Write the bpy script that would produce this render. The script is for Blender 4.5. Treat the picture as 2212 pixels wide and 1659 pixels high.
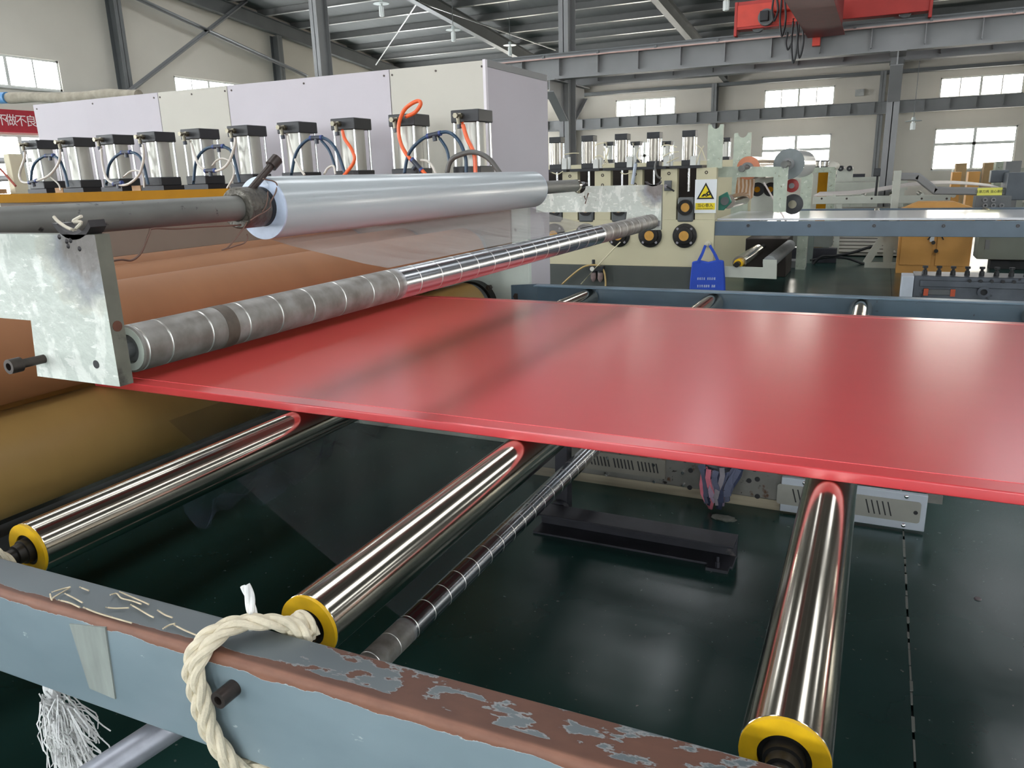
import bpy, bmesh, math, random
from math import sin, cos, pi, radians, sqrt, atan2
from mathutils import Vector, Matrix

for o in list(bpy.data.objects):
    bpy.data.objects.remove(o, do_unlink=True)
scn = bpy.context.scene
COL = scn.collection

# ------------------------------------------------------------------ camera
CAM = Vector((0.640081, -0.691214, 1.420894))
CR = Vector((0.9053630, 0.4237355, -0.0276788)); CU = Vector((-0.0869340, 0.2487575, 0.9646565)); CF = Vector((-0.4156445, 0.8709581, -0.2620528))
FPX = 1657.866
cam_data = bpy.data.cameras.new('camera')
cam_data.sensor_fit = 'HORIZONTAL'; cam_data.sensor_width = 36.0
cam_data.lens = FPX / 2212.0 * 36.0
cam_data.clip_start = 0.02; cam_data.clip_end = 300
cam = bpy.data.objects.new('camera', cam_data); COL.objects.link(cam)
M = Matrix((( CR.x, CU.x, -CF.x, CAM.x), (CR.y, CU.y, -CF.y, CAM.y), (CR.z, CU.z, -CF.z, CAM.z), (0, 0, 0, 1)))
cam.matrix_world = M
scn.camera = cam

# ------------------------------------------------------------------ world and exposure
world = bpy.data.worlds.new('daylight'); scn.world = world
world.use_nodes = True
bg = world.node_tree.nodes['Background']
bg.inputs['Color'].default_value = (0.75, 0.86, 1.0, 1); bg.inputs['Strength'].default_value = 1.0
WIN_FAR, WIN_SIDE, WIN_RIGHT, WIN_NEAR, ADDED_SKYLIGHT = 18.0, 40.0, 4.0, 23.0, 4.4     # brightness of the daylit panes and the added roof strips
scn.view_settings.view_transform = 'Standard'
scn.view_settings.look = 'None'
scn.view_settings.exposure = 0.0
scn.view_settings.gamma = 1.0
scn.view_settings.use_curve_mapping = False

# ------------------------------------------------------------------ helpers
def P(u, v, **k):
    """point of the place seen at photo pixel (u, v), on the plane x=, y= or z="""
    d = CF * FPX + CR * (u - 1106.0) - CU * (v - 829.5)
    (a, val), = k.items(); i = 'xyz'.index(a)
    return CAM + d * ((val - CAM[i]) / d[i])

def lin(r, g, b):
    f = lambda c: (c / 255 / 12.92) if c / 255 <= .04045 else ((c / 255 + .055) / 1.055) ** 2.4
    return (f(r), f(g), f(b), 1)

MATS = {}
def mat(name, col, rough=.5, metal=0.0, var=.12, scale=6.0, bump=0.0, bscale=60.0, spots=None, stretch=(1, 1, 1),
        coat=0.0, coat_rough=.1, spec=.5, alpha=1.0, emit=0.0, rvar=0.0, trans=0.0, sub=0.0):
    if name in MATS: return MATS[name]
    m = bpy.data.materials.new(name); m.use_nodes = True
    nt = m.node_tree; N = nt.nodes; L = nt.links
    b = N['Principled BSDF']
    tc = N.new('ShaderNodeTexCoord'); mp = N.new('ShaderNodeMapping'); mp.inputs['Scale'].default_value = stretch
    L.new(tc.outputs['Object'], mp.inputs['Vector'])
    c4 = col if len(col) == 4 else (*col, 1)
    out = None
    if var > 0:
        nz = N.new('ShaderNodeTexNoise'); nz.inputs['Scale'].default_value = scale; nz.inputs['Detail'].default_value = 5
        L.new(mp.outputs[0], nz.inputs['Vector'])
        rp = N.new('ShaderNodeValToRGB')
        rp.color_ramp.elements[0].position = .3; rp.color_ramp.elements[1].position = .7
        rp.color_ramp.elements[0].color = tuple(c * (1 - var) for c in c4[:3]) + (1,)
        rp.color_ramp.elements[1].color = tuple(min(1, c * (1 + var)) for c in c4[:3]) + (1,)
        L.new(nz.outputs['Fac'], rp.inputs[0]); out = rp.outputs[0]
        if rvar > 0:
            mr = N.new('ShaderNodeMapRange'); mr.inputs['To Min'].default_value = max(.02, rough - rvar); mr.inputs['To Max'].default_value = rough + rvar
            mr.inputs['From Min'].default_value = .3; mr.inputs['From Max'].default_value = .7
            L.new(nz.outputs['Fac'], mr.inputs['Value']); L.new(mr.outputs[0], b.inputs['Roughness'])
    for sp in (spots or []):
        scol, sscale, thr, soft = sp[:4]
        n2 = N.new('ShaderNodeTexNoise'); n2.inputs['Scale'].default_value = sscale; n2.inputs['Detail'].default_value = 8; n2.inputs['Roughness'].default_value = .6
        mp2 = N.new('ShaderNodeMapping'); mp2.inputs['Scale'].default_value = sp[4] if len(sp) > 4 else (1, 1, 1); mp2.inputs['Location'].default_value = (sscale * .37, 1.7, thr * 9)
        L.new(tc.outputs['Object'], mp2.inputs['Vector']); L.new(mp2.outputs[0], n2.inputs['Vector'])
        r2 = N.new('ShaderNodeMapRange'); r2.inputs['From Min'].default_value = thr; r2.inputs['From Max'].default_value = thr + soft
        L.new(n2.outputs['Fac'], r2.inputs['Value'])
        mx = N.new('ShaderNodeMixRGB'); L.new(r2.outputs[0], mx.inputs[0])
        if out is None: mx.inputs[1].default_value = c4
        else: L.new(out, mx.inputs[1])
        mx.inputs[2].default_value = scol if len(scol) == 4 else (*scol, 1)
        out = mx.outputs[0]
    if out is None: b.inputs['Base Color'].default_value = c4
    else: L.new(out, b.inputs['Base Color'])
    if not (var > 0 and rvar > 0): b.inputs['Roughness'].default_value = rough
    b.inputs['Metallic'].default_value = metal
    b.inputs['Specular IOR Level'].default_value = spec
    b.inputs['Coat Weight'].default_value = coat; b.inputs['Coat Roughness'].default_value = coat_rough
    b.inputs['Alpha'].default_value = alpha
    b.inputs['Transmission Weight'].default_value = trans
    if sub > 0:
        b.inputs['Subsurface Weight'].default_value = sub; b.inputs['Subsurface Radius'].default_value = (.03, .006, .006)
    if emit > 0:
        b.inputs['Emission Color'].default_value = c4; b.inputs['Emission Strength'].default_value = emit
    if bump > 0:
        n3 = N.new('ShaderNodeTexNoise'); n3.inputs['Scale'].default_value = bscale; n3.inputs['Detail'].default_value = 6
        L.new(mp.outputs[0], n3.inputs['Vector'])
        bp = N.new('ShaderNodeBump'); bp.inputs['Strength'].default_value = bump; bp.inputs['Distance'].default_value = .01
        L.new(n3.outputs['Fac'], bp.inputs['Height']); L.new(bp.outputs[0], b.inputs['Normal'])
    m.diffuse_color = c4
    MATS[name] = m
    return m

class MB:
    def __init__(s): s.v = []; s.f = []; s.mi = []
    def face(s, idx, m=0): s.f.append(tuple(idx)); s.mi.append(m)
    def box(s, x0, x1, y0, y1, z0, z1, m=0):
        if x0 > x1: x0, x1 = x1, x0
        if y0 > y1: y0, y1 = y1, y0
        if z0 > z1: z0, z1 = z1, z0
        b = len(s.v)
        s.v += [(x0,y0,z0),(x1,y0,z0),(x1,y1,z0),(x0,y1,z0),(x0,y0,z1),(x1,y0,z1),(x1,y1,z1),(x0,y1,z1)]
        for q in ((0,3,2,1),(4,5,6,7),(0,1,5,4),(1,2,6,5),(2,3,7,6),(3,0,4,7)): s.face([b + i for i in q], m)
        return s
    def frame(s, d):
        d = Vector(d).normalized(); a = Vector((0, 0, 1)) if abs(d.z) < .9 else Vector((1, 0, 0))
        u = d.cross(a).normalized(); w = u.cross(d).normalized()
        return d, u, w
    def lathe(s, p0, d, prof, seg=32, m=0, cap=True, ms=None):
        """prof = [(t, r), ...] along direction d from p0"""
        d, u, w = s.frame(d); p0 = Vector(p0); rings = []
        for t, r in prof:
            b = len(s.v)
            for k in range(seg):
                a = 2 * pi * k / seg
                s.v.append(tuple(p0 + d * t + (u * cos(a) + w * sin(a)) * r))
            rings.append(b)
        for i in range(len(prof) - 1):
            a, b = rings[i], rings[i + 1]
            for k in range(seg):
                k2 = (k + 1) % seg
                s.face((a + k, a + k2, b + k2, b + k), ms[i] if ms else m)
        if cap:
            s.face([rings[0] + k for k in range(seg)][::-1], ms[0] if ms else m)
            s.face([rings[-1] + k for k in range(seg)], ms[-1] if ms else m)
        return s
    def cyl(s, p0, p1, r, seg=24, m=0, r2=None, cap=True):
        p0 = Vector(p0); p1 = Vector(p1); d = p1 - p0
        return s.lathe(p0, d, [(0, r), (d.length, r if r2 is None else r2)], seg, m, cap)
    def ring(s, p0, d, t0, t1, ri, ro, seg=32, m=0):
        """hollow cylinder"""
        d, u, w = s.frame(d); p0 = Vector(p0); rs = []
        for t, r in ((t0, ri), (t0, ro), (t1, ro), (t1, ri)):
            b = len(s.v)
            for k in range(seg):
                a = 2 * pi * k / seg
                s.v.append(tuple(p0 + d * t + (u * cos(a) + w * sin(a)) * r))
            rs.append(b)
        for i in range(4):
            a, b = rs[i], rs[(i + 1) % 4]
            for k in range(seg):
                k2 = (k + 1) % seg; s.face((a + k, a + k2, b + k2, b + k), m)
        return s
    def tube(s, pts, r, seg=8, m=0, taper=None):
        pts = [Vector(p) for p in pts]; n = len(pts); prev = None; rings = []
        for i, p in enumerate(pts):
            t = (pts[min(i + 1, n - 1)] - pts[max(i - 1, 0)]).normalized()
            if prev is None:
                _, u, w = s.frame(t)
            else:
                u = (prev - t * prev.dot(t)); u = u.normalized() if u.length > 1e-6 else s.frame(t)[1]; w = t.cross(u)
            prev = u; rr = r if taper is None else r * taper[i]
            b = len(s.v)
            for k in range(seg):
                a = 2 * pi * k / seg; s.v.append(tuple(p + (u * cos(a) + w * sin(a)) * rr))
            rings.append(b)
        for i in range(n - 1):
            a, b = rings[i], rings[i + 1]
            for k in range(seg):
                k2 = (k + 1) % seg; s.face((a + k, a + k2, b + k2, b + k), m)
        s.face([rings[0] + k for k in range(seg)][::-1], m); s.face([rings[-1] + k for k in range(seg)], m)
        return s
    def prism(s, poly, plane, d0, d1, m=0):
        """poly of 2D points in plane 'xz' (extruded in y), 'xy' (z) or 'yz' (x)"""
        f = {'xz': lambda a, b, c: (a, c, b), 'xy': lambda a, b, c: (a, b, c), 'yz': lambda a, b, c: (c, a, b)}[plane]
        n = len(poly); b = len(s.v)
        s.v += [f(p[0], p[1], d0) for p in poly] + [f(p[0], p[1], d1) for p in poly]
        s.face(list(range(b, b + n))[::-1], m); s.face(list(range(b + n, b + 2 * n)), m)
        for i in range(n):
            j = (i + 1) % n; s.face((b + i, b + j, b + n + j, b + n + i), m)
        return s
    def hexa(s, pts, m=0):
        """8 points, bottom ring then top ring"""
        b = len(s.v); s.v += [tuple(p) for p in pts]
        for q in ((0,3,2,1),(4,5,6,7),(0,1,5,4),(1,2,6,5),(2,3,7,6),(3,0,4,7)): s.face([b + i for i in q], m)
        return s
    def bar(s, p0, p1, w, h, up=(0, 0, 1), m=0):
        """rectangular bar from p0 to p1, w across, h along up"""
        p0 = Vector(p0); p1 = Vector(p1); d = (p1 - p0).normalized(); up = Vector(up)
        a = d.cross(up).normalized() * (w / 2); c = a.cross(d).normalized() * (h / 2)
        return s.hexa([p0 - a - c, p0 + a - c, p1 + a - c, p1 - a - c, p0 - a + c, p0 + a + c, p1 + a + c, p1 - a + c], m)
    def ibeam(s, p0, p1, w, h, tf=.02, tw=.012, up=(0, 0, 1), m=0):
        p0 = Vector(p0); p1 = Vector(p1); d = (p1 - p0).normalized(); up = Vector(up)
        c = d.cross(up).normalized().cross(d).normalized()
        for sg in (-1, 1):
            o = c * (sg * (h - tf) / 2); s.bar(p0 + o, p1 + o, w, tf, up, m)
        s.bar(p0, p1, tw, h - 2 * tf, up, m)
        return s

ORG = {}
def obj(name, mb, m, parent=None, org=None, smooth=40, bevel=0.0, label=None, kind=None):
    """link the shapes of mb as ONE mesh object; vertices are given in world space"""
    base = Vector(org) if org is not None else (ORG[parent.name] if parent is not None else Vector((0, 0, 0)))
    me = bpy.data.meshes.new(name)
    me.from_pydata([tuple(Vector(v) - base) for v in mb.v], [], mb.f)
    ms = m if isinstance(m, (list, tuple)) else [m]
    for q in ms: me.materials.append(q)
    if len(ms) > 1: me.polygons.foreach_set('material_index', mb.mi)
    bm = bmesh.new(); bm.from_mesh(me); bmesh.ops.recalc_face_normals(bm, faces=bm.faces); bm.to_mesh(me); bm.free()
    if smooth:
        me.polygons.foreach_set('use_smooth', [True] * len(me.polygons))
        me.set_sharp_from_angle(angle=radians(smooth))
    me.update()
    o = bpy.data.objects.new(name, me); COL.objects.link(o)
    if parent is not None: o.parent = parent
    else: o.location = base
    ORG[o.name] = base
    if bevel > 0:
        bv = o.modifiers.new('bevel', 'BEVEL'); bv.width = bevel; bv.segments = 2; bv.limit_method = 'ANGLE'; bv.angle_limit = radians(50)
    if label: o['label'] = label
    if kind: o['kind'] = kind
    return o

def thing(name, label, cat, loc, group=None):
    o = bpy.data.objects.new(name, None); COL.objects.link(o); o.location = loc; o.empty_display_size = .1
    ORG[o.name] = Vector(loc); o['label'] = label; o['category'] = cat
    if group: o['group'] = group
    return o

def tag(o, label, cat, group=None):
    o['label'] = label; o['category'] = cat
    if group: o['group'] = group
    return o

def solo(name, mb, m, label, cat, group=None, org=None, **k):
    """a thing that is one mesh, with its origin at its base"""
    if org is None:
        xs = [v[0] for v in mb.v]; ys = [v[1] for v in mb.v]; zs = [v[2] for v in mb.v]
        org = ((min(xs) + max(xs)) / 2, (min(ys) + max(ys)) / 2, min(zs))
    return tag(obj(name, mb, m, org=org, **k), label, cat, group)

def struct(name, mb, m, parent=None, **k):
    o = obj(name, mb, m, parent, **k)
    if parent is None: o['kind'] = 'structure'
    return o

def struct_root(name, loc):
    o = bpy.data.objects.new(name, None); COL.objects.link(o); o.location = loc; ORG[o.name] = Vector(loc); o['kind'] = 'structure'
    return o

def dup(root, loc, label=None, group=None, rz=None):
    r = root.copy(); COL.objects.link(r); r.location = loc; ORG[r.name] = Vector(loc)
    if rz is not None: r.rotation_euler = (0, 0, rz)
    if label: r['label'] = label
    if group: r['group'] = group
    for ch in list(root.children):
        c = ch.copy(); COL.objects.link(c); c.parent = r
        for g in list(ch.children):
            d = g.copy(); COL.objects.link(d); d.parent = c
    return r

ORD = ['first', 'second', 'third', 'fourth', 'fifth', 'sixth', 'seventh', 'eighth', 'ninth', 'tenth', 'eleventh', 'twelfth', 'thirteenth', 'fourteenth']
def spline(pts, n=8):
    pts = [Vector(p) for p in pts]; out = []
    q = [pts[0] * 2 - pts[1]] + pts + [pts[-1] * 2 - pts[-2]]
    for i in range(1, len(q) - 2):
        a, b, c, d = q[i - 1], q[i], q[i + 1], q[i + 2]
        for k in range(n):
            t = k / n
            out.append(.5 * ((2 * b) + (c - a) * t + (2 * a - 5 * b + 4 * c - d) * t * t + (3 * b - a - 3 * c + d) * t ** 3))
    out.append(pts[-1])
    return out

def text_mb(s, size, origin, right, up, depth=.002):
    """flat lettering as mesh: characters laid from origin along right"""
    cu = bpy.data.curves.new('t', 'FONT'); cu.body = s; cu.size = size; cu.extrude = depth / size * .5 * size; cu.align_x = 'CENTER'; cu.align_y = 'CENTER'
    cu.resolution_u = 3
    o = bpy.data.objects.new('t', cu); COL.objects.link(o)
    dg = bpy.context.evaluated_depsgraph_get(); me = bpy.data.meshes.new_from_object(o.evaluated_get(dg))
    right = Vector(right).normalized(); up = Vector(up).normalized(); nrm = right.cross(up); origin = Vector(origin)
    mb = MB(); mb.v = [tuple(origin + right * v.co.x + up * v.co.y + nrm * v.co.z) for v in me.vertices]
    mb.f = [tuple(p.vertices) for p in me.polygons]; mb.mi = [0] * len(mb.f)
    bpy.data.objects.remove(o); bpy.data.meshes.remove(me)
    return mb

# ================================================================== THE HALL
X_L, X_R, Y_N, Y_F, Y_C = -17.4, 24.6, -9.69, 32.31, 14.31
def deck_z(y): return 5.3 + .1 * (18 - abs(y - Y_C))

m_wall = mat('wall_plaster', lin(205, 198, 186), .9, var=.05, scale=.6, bump=.05, bscale=20)
m_steel = mat('grey_steel_paint', lin(128, 128, 128), .5, var=.06, scale=2)
m_steel_d = mat('dark_grey_steel_paint', lin(96, 98, 98), .5, var=.08, scale=2)
m_frame = mat('window_aluminium', lin(205, 205, 200), .4, metal=.2, var=.03)
def pane_mat(n, s, c): return mat(n, c, .3, var=0, emit=s)
m_pf = pane_mat('daylight_pane_far', WIN_FAR, (1.0, .95, .85)); m_ps = pane_mat('daylight_pane_side', WIN_SIDE, (.93, .97, 1.0))
m_pr = pane_mat('daylight_pane_right', WIN_RIGHT, (.95, .97, 1.0)); m_pn = pane_mat('daylight_pane_near', WIN_NEAR, (.90, .96, 1.0)); m_sk = pane_mat('added_skylight_sheet', ADDED_SKYLIGHT, (.92, .96, 1.0))

# floor: dark green glossy coating with worn, scuffed areas and one joint line
def floor_mat():
    m = bpy.data.materials.new('green_floor_coating'); m.use_nodes = True; nt = m.node_tree; N = nt.nodes; L = nt.links; b = N['Principled BSDF']
    tc = N.new('ShaderNodeTexCoord')
    n1 = N.new('ShaderNodeTexNoise'); n1.inputs['Scale'].default_value = 1.3; n1.inputs['Detail'].default_value = 8; L.new(tc.outputs['Object'], n1.inputs['Vector'])
    r1 = N.new('ShaderNodeValToRGB'); r1.color_ramp.elements[0].position = .35; r1.color_ramp.elements[1].position = .7
    r1.color_ramp.elements[0].color = (.009, .034, .029, 1); r1.color_ramp.elements[1].color = (.018, .054, .047, 1); L.new(n1.outputs['Fac'], r1.inputs[0])
    n2 = N.new('ShaderNodeTexNoise'); n2.inputs['Scale'].default_value = 45; n2.inputs['Detail'].default_value = 3; L.new(tc.outputs['Object'], n2.inputs['Vector'])
    r2 = N.new('ShaderNodeMapRange'); r2.inputs['From Min'].default_value = .70; r2.inputs['From Max'].default_value = .74; L.new(n2.outputs['Fac'], r2.inputs['Value'])
    mx = N.new('ShaderNodeMixRGB'); L.new(r2.outputs[0], mx.inputs[0]); L.new(r1.outputs[0], mx.inputs[1]); mx.inputs[2].default_value = (.12, .14, .13, 1)
    L.new(mx.outputs[0], b.inputs['Base Color'])
    rr = N.new('ShaderNodeMapRange'); rr.inputs['To Min'].default_value = .15; rr.inputs['To Max'].default_value = .33; L.new(n1.outputs['Fac'], rr.inputs['Value']); L.new(rr.outputs[0], b.inputs['Roughness'])
    n3 = N.new('ShaderNodeTexNoise'); n3.inputs['Scale'].default_value = 6; L.new(tc.outputs['Object'], n3.inputs['Vector'])
    bp = N.new('ShaderNodeBump'); bp.inputs['Strength'].default_value = .05; bp.inputs['Distance'].default_value = .02; L.new(n3.outputs['Fac'], bp.inputs['Height']); L.new(bp.outputs[0], b.inputs['Normal'])
    return m
m_floor = floor_mat()
mb = MB()
XJ = .8335
mb.box(X_L - .3, XJ - .003, Y_N - .3, Y_F + .3, -.15, 0); mb.box(XJ + .003, X_R + .3, Y_N - .3, Y_F + .3, -.15, 0); mb.box(XJ - .003, XJ + .003, Y_N - .3, Y_F + .3, -.15, -.012)
floor = struct('floor', mb, m_floor, smooth=0)
fill = MB(); rnd = random.Random(4)
y = -.6
while y < 3.0:
    fill.box(XJ - .002 - rnd.random() * .003, XJ + .002 + rnd.random() * .003, y, y + .03 + rnd.random() * .05, -.004, .0006); y += .05 + rnd.random() * .08
obj('joint_filler', fill, mat('pale_joint_filler', lin(120, 122, 116), .8), floor, kind='stuff')

# walls with window openings
def wall_boxes(u0, u1, z0, z1, holes, put):
    """holes: {(ua, ub): [(za, zb), ...]}"""
    cur = u0
    for (ua, ub) in sorted(holes):
        if ua > cur: put(cur, ua, z0, z1)
        zc = z0
        for (za, zb) in sorted(holes[(ua, ub)]):
            put(ua, ub, zc, za); zc = zb
        put(ua, ub, zc, z1); cur = ub
    if cur < u1: put(cur, u1, z0, z1)

UP = (3.66, 4.35); LO = (1.18, 2.63); WW = 2.55
far_c = [-2.59 + 6.03 * k for k in range(-2, 5)]
gab_c = [11.28 + 5.95 * k for k in range(-3, 4)]
far_h = {(c - WW / 2, c + WW / 2): [LO, UP] for c in far_c}
gab_h = {(c - WW / 2, c + WW / 2): [LO, UP] for c in gab_c}
near_h = {(c - WW / 2, c + WW / 2): [LO, UP] for c in far_c}
T = .24
mb = MB(); wall_boxes(X_L - T, X_R + T, 0, 5.3, far_h, lambda a, b, c, d: mb.box(a, b, Y_F, Y_F + T, c, d)); struct('wall_far', mb, m_wall, smooth=0)
mb = MB(); wall_boxes(X_L - T, X_R + T, 0, deck_z(Y_N), near_h, lambda a, b, c, d: mb.box(a, b, Y_N - T, Y_N, c, d)); struct('wall_near', mb, m_wall, smooth=0)
def gable(name, xa, xb):
    mb = MB(); wall_boxes(Y_N, Y_F, 0, 4.7, gab_h, lambda a, b, c, d: mb.box(xa, xb, a, b, c, d))
    mb.prism([(Y_N, 4.7), (Y_F, 4.7), (Y_F, 5.3), (Y_C, deck_z(Y_C)), (Y_N, deck_z(Y_N))], 'yz', xa, xb)
    struct(name, mb, m_wall, smooth=0)
gable('wall_left', X_L - T, X_L); gable('wall_right', X_R, X_R + T)

# windows: a frame with bars and its daylit panes
wn = [0]
def window(c, zr, axis, at_, inward, pm, low):
    wn[0] += 1
    loc = (c, at_, zr[0]) if axis == 'x' else (at_, c, zr[0])
    root = struct_root('window_%d' % wn[0], loc)
    def bx(mb, a0, a1, z0, z1, d0, d1):
        if axis == 'x': mb.box(a0, a1, at_ + d0 * inward, at_ + d1 * inward, z0, z1)
        else: mb.box(at_ + d0 * inward, at_ + d1 * inward, a0, a1, z0, z1)
    a0, a1 = c - WW / 2, c + WW / 2; z0, z1 = zr; t = .05
    fr = MB()
    for q in ((a0, a0 + t, z0, z1), (a1 - t, a1, z0, z1), (a0, a1, z0, z0 + t), (a0, a1, z1 - t, z1)): bx(fr, *q, -.10, -.02)
    xs = [a0 + t, a0 + WW * .25, a0 + WW * .5, a0 + WW * .75, a1 - t] if not low else [a0 + t, a0 + WW * .5, a1 - t]
    zs = [z0 + t, z1 - t] if not low else [z0 + t, z0 + (z1 - z0) * .62, z1 - t]
    for i, x in enumerate(xs[1:-1]): w_ = .05 if low else (.04 if i == 1 else .02); bx(fr, x - w_, x + w_, z0, z1, -.09, -.03)
    if low: bx(fr, a0, a1, zs[1] - .05, zs[1] + .05, -.09, -.03)
    struct('window_frame', fr, m_frame, root, smooth=0)
    for i in range(len(xs) - 1):
        for j in range(len(zs) - 1):
            pn = MB(); bx(pn, xs[i], xs[i + 1], zs[j], zs[j + 1], -.07, -.055); struct('pane', pn, pm, root, smooth=0)
    sl = MB(); bx(sl, a0 - .02, a1 + .02, z0 - .03, z0, -.08, .03); struct('window_sill', sl, m_frame, root, smooth=0)
for c in far_c: window(c, UP, 'x', Y_F, -1, m_pf, 0); window(c, LO, 'x', Y_F, -1, m_pf, 1)
for c in gab_c: window(c, UP, 'y', X_L, 1, m_ps, 0); window(c, LO, 'y', X_L, 1, m_ps, 1)
for c in far_c: window(c, UP, 'x', Y_N, 1, m_pn, 0); window(c, LO, 'x', Y_N, 1, m_pn, 1)
for c in gab_c: window(c, UP, 'y', X_R, -1, m_pr, 0); window(c, LO, 'y', X_R, -1, m_pr, 1)

# roof: deck sheets, purlins, unseen glowing strips added for light from above
m_deck = mat('roof_deck_sheet', lin(106, 107, 105), .9, metal=0.0, var=.06, scale=1, stretch=(6, .3, 1))
m_purlin = mat('purlin_steel', lin(108, 108, 106), .6, metal=0.0, var=.05)
m_lip = mat('purlin_lip_pale', lin(190, 190, 185), .35, metal=.5, var=.04)  # bottom lip in a paler colour than the rest of the purlin
sky_x = [-14.3, -8.3, -2.3, 3.7, 9.7, 15.7, 21.7]; SW = 1.6; SYA, SYB = Y_C - 21.0, Y_C - 1.6     # unseen glowing strips added to the near slope for light from above
mb = MB()
def slab(m_, xa, xb, ya, yb, t0=0.0, t1=.06):
    m_.hexa([(xa, ya, deck_z(ya) + t0), (xb, ya, deck_z(ya) + t0), (xb, yb, deck_z(yb) + t0), (xa, yb, deck_z(yb) + t0), (xa, ya, deck_z(ya) + t1), (xb, ya, deck_z(ya) + t1), (xb, yb, deck_z(yb) + t1), (xa, yb, deck_z(yb) + t1)])
slab(mb, X_L - .3, X_R + .3, Y_N - .3, SYA); slab(mb, X_L - .3, X_R + .3, SYB, Y_C); SFA, SFB = Y_C + .8, Y_C + 3.4; slab(mb, X_L - .3, X_R + .3, Y_C, SFA); slab(mb, X_L - .3, X_R + .3, SFB, Y_F + .3)
cur = X_L - .3
for x in sky_x: slab(mb, cur, x - SW / 2, SYA, SYB); cur = x + SW / 2
slab(mb, cur, X_R + .3, SYA, SYB)
cur = X_L - .3
for x in sky_x: slab(mb, cur, x - SW / 2, SFA, SFB); cur = x + SW / 2
slab(mb, cur, X_R + .3, SFA, SFB)
for x in sky_x:
    for (ya, yb) in ((SYA, SYB), (SFA, SFB)): s_ = MB(); slab(s_, x - SW / 2, x + SW / 2, ya, yb, .02, .05); wn[0] += 1; struct('window_%d' % wn[0], s_, m_sk, smooth=0)  # added glowing strips, not real windows; the far ones brighten the far wall
ceiling = struct('ceiling', mb, m_deck, smooth=0)
for sg in (-1, 1):
    for k in range(12 if sg > 0 else 16):
        y = Y_C + sg * (.75 + 1.5 * k); z = deck_z(y)
        p_ = MB(); p_.box(X_L, X_R, y - .012, y + .012, z - .2, z - .003); p_.box(X_L, X_R, y - .05, y + .05, z - .2, z - .19, 1); p_.box(X_L, X_R, y - .05, y + .05, z - .012, z - .003)
        obj('purlin', p_, [m_purlin, m_lip], ceiling, smooth=0)

bay = [-17.15, -11.33, -5.3, .67, 6.7, 12.7, 18.7, 24.35]
for x in bay:
    r_ = MB(); zc = lambda y: deck_z(y) - .40
    for ya, yb in ((Y_C, Y_F - .02), (Y_N + .02, Y_C)): r_.ibeam((x, ya, zc(ya)), (x, yb, zc(yb)), .2, .4, .016, .012)
    solo('roof_rafter', r_, m_steel_d, 'dark grey steel rafter lying along the gable wall above the crossed braces' if x < -17 else 'grey steel I-beam roof rafter sloping down to the window wall', 'roof beam', None if x < -17 else 'roof rafters', org=(x, Y_C, zc(Y_C)), smooth=0)
    # fly braces from the rafter to the purlins
# ridge row of columns
def hcol(name, x, y, z1, w, d, label, group, m):
    c = MB()
    c.box(x - w / 2, x + w / 2, y - d / 2, y - d / 2 + .016, 0, z1); c.box(x - w / 2, x + w / 2, y + d / 2 - .016, y + d / 2, 0, z1); c.box(x - .008, x + .008, y - d / 2, y + d / 2, 0, z1)
    return solo(name, c, m, label, 'column', group, org=(x, y, 0), smooth=0)
Y_COL = 14.75
for x in bay[1:-1]:
    t = thing('crane_column', 'grey H-section column carrying the crane runway beams', 'column', (x, Y_COL, 0), 'row of crane columns')
    c = MB(); w, d, z1 = .20, .42, deck_z(Y_COL) - .62
    c.box(x - w / 2, x + w / 2, Y_COL - d / 2, Y_COL - d / 2 + .016, 0, z1); c.box(x - w / 2, x + w / 2, Y_COL + d / 2 - .016, Y_COL + d / 2, 0, z1); c.box(x - .008, x + .008, Y_COL - d / 2, Y_COL + d / 2, 0, z1)
    obj('column_shaft', c, m_steel, t, smooth=0)
    for sg in (-1, 1):
        y0 = Y_COL + sg * d / 2; g = MB()
        g.prism([(y0, 3.16), (y0 + sg * .75, 3.16), (y0 + sg * .75, 2.95), (y0, 2.45)], 'yz', x - .01, x + .01)
        g.box(x - .12, x + .12, y0, y0 + sg * .78, 3.15, 3.17)
        p0 = Vector((x, y0, 2.45)); p1 = Vector((x, y0 + sg * .75, 2.95)); g.bar(p0, p1, .18, .014)
        obj('corbel', g, m_steel, t, smooth=0)
# far wall columns, gable columns
for x in [-17.15, -11.75, -5.72, .30, 6.33, 12.4, 18.4]:
    hcol('wall_column', x, Y_F - .22, 4.7, .2, .4, 'grey H-section column standing against the far window wall', 'far wall columns', m_steel)
for y in (-3.65, 2.3, 8.25, 14.2, 20.1, 26.0):
    c = MB(); x = X_L + .16
    for q in ((x - .15, x - .135), (x + .135, x + .15)): c.box(q[0], q[1], y - .11, y + .11, 0, deck_z(y) - .62)
    c.box(x - .15, x + .15, y - .007, y + .007, 0, deck_z(y) - .62)
    solo('gable_column', c, m_steel_d, 'dark grey H-section column against the gable wall beside the banner', 'column', 'gable wall columns', org=(x, y, 0), smooth=0)
# crossed bracing between two gable columns
def brace(pa, pb, lab):
    a = P(*pa, x=X_L + .34); b = P(*pb, x=X_L + .34); d = (b - a).normalized()
    m_ = MB(); m_.bar(a - d * .05, b + d * .6, .012, .12, up=(0, d.z, -d.y)); m_.bar(a - d * .05 + Vector((.05, 0, 0)), b + d * .6 + Vector((.05, 0, 0)), .1, .012, up=(0, d.z, -d.y))
    solo('wall_brace', m_, m_steel, lab, 'brace', smooth=0)
brace((272, 203), (540, -5), 'grey angle-iron brace rising from the gable column foot to the rafter')
brace((660, 163), (315, 5), 'long grey angle-iron brace descending across the gable wall')

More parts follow.
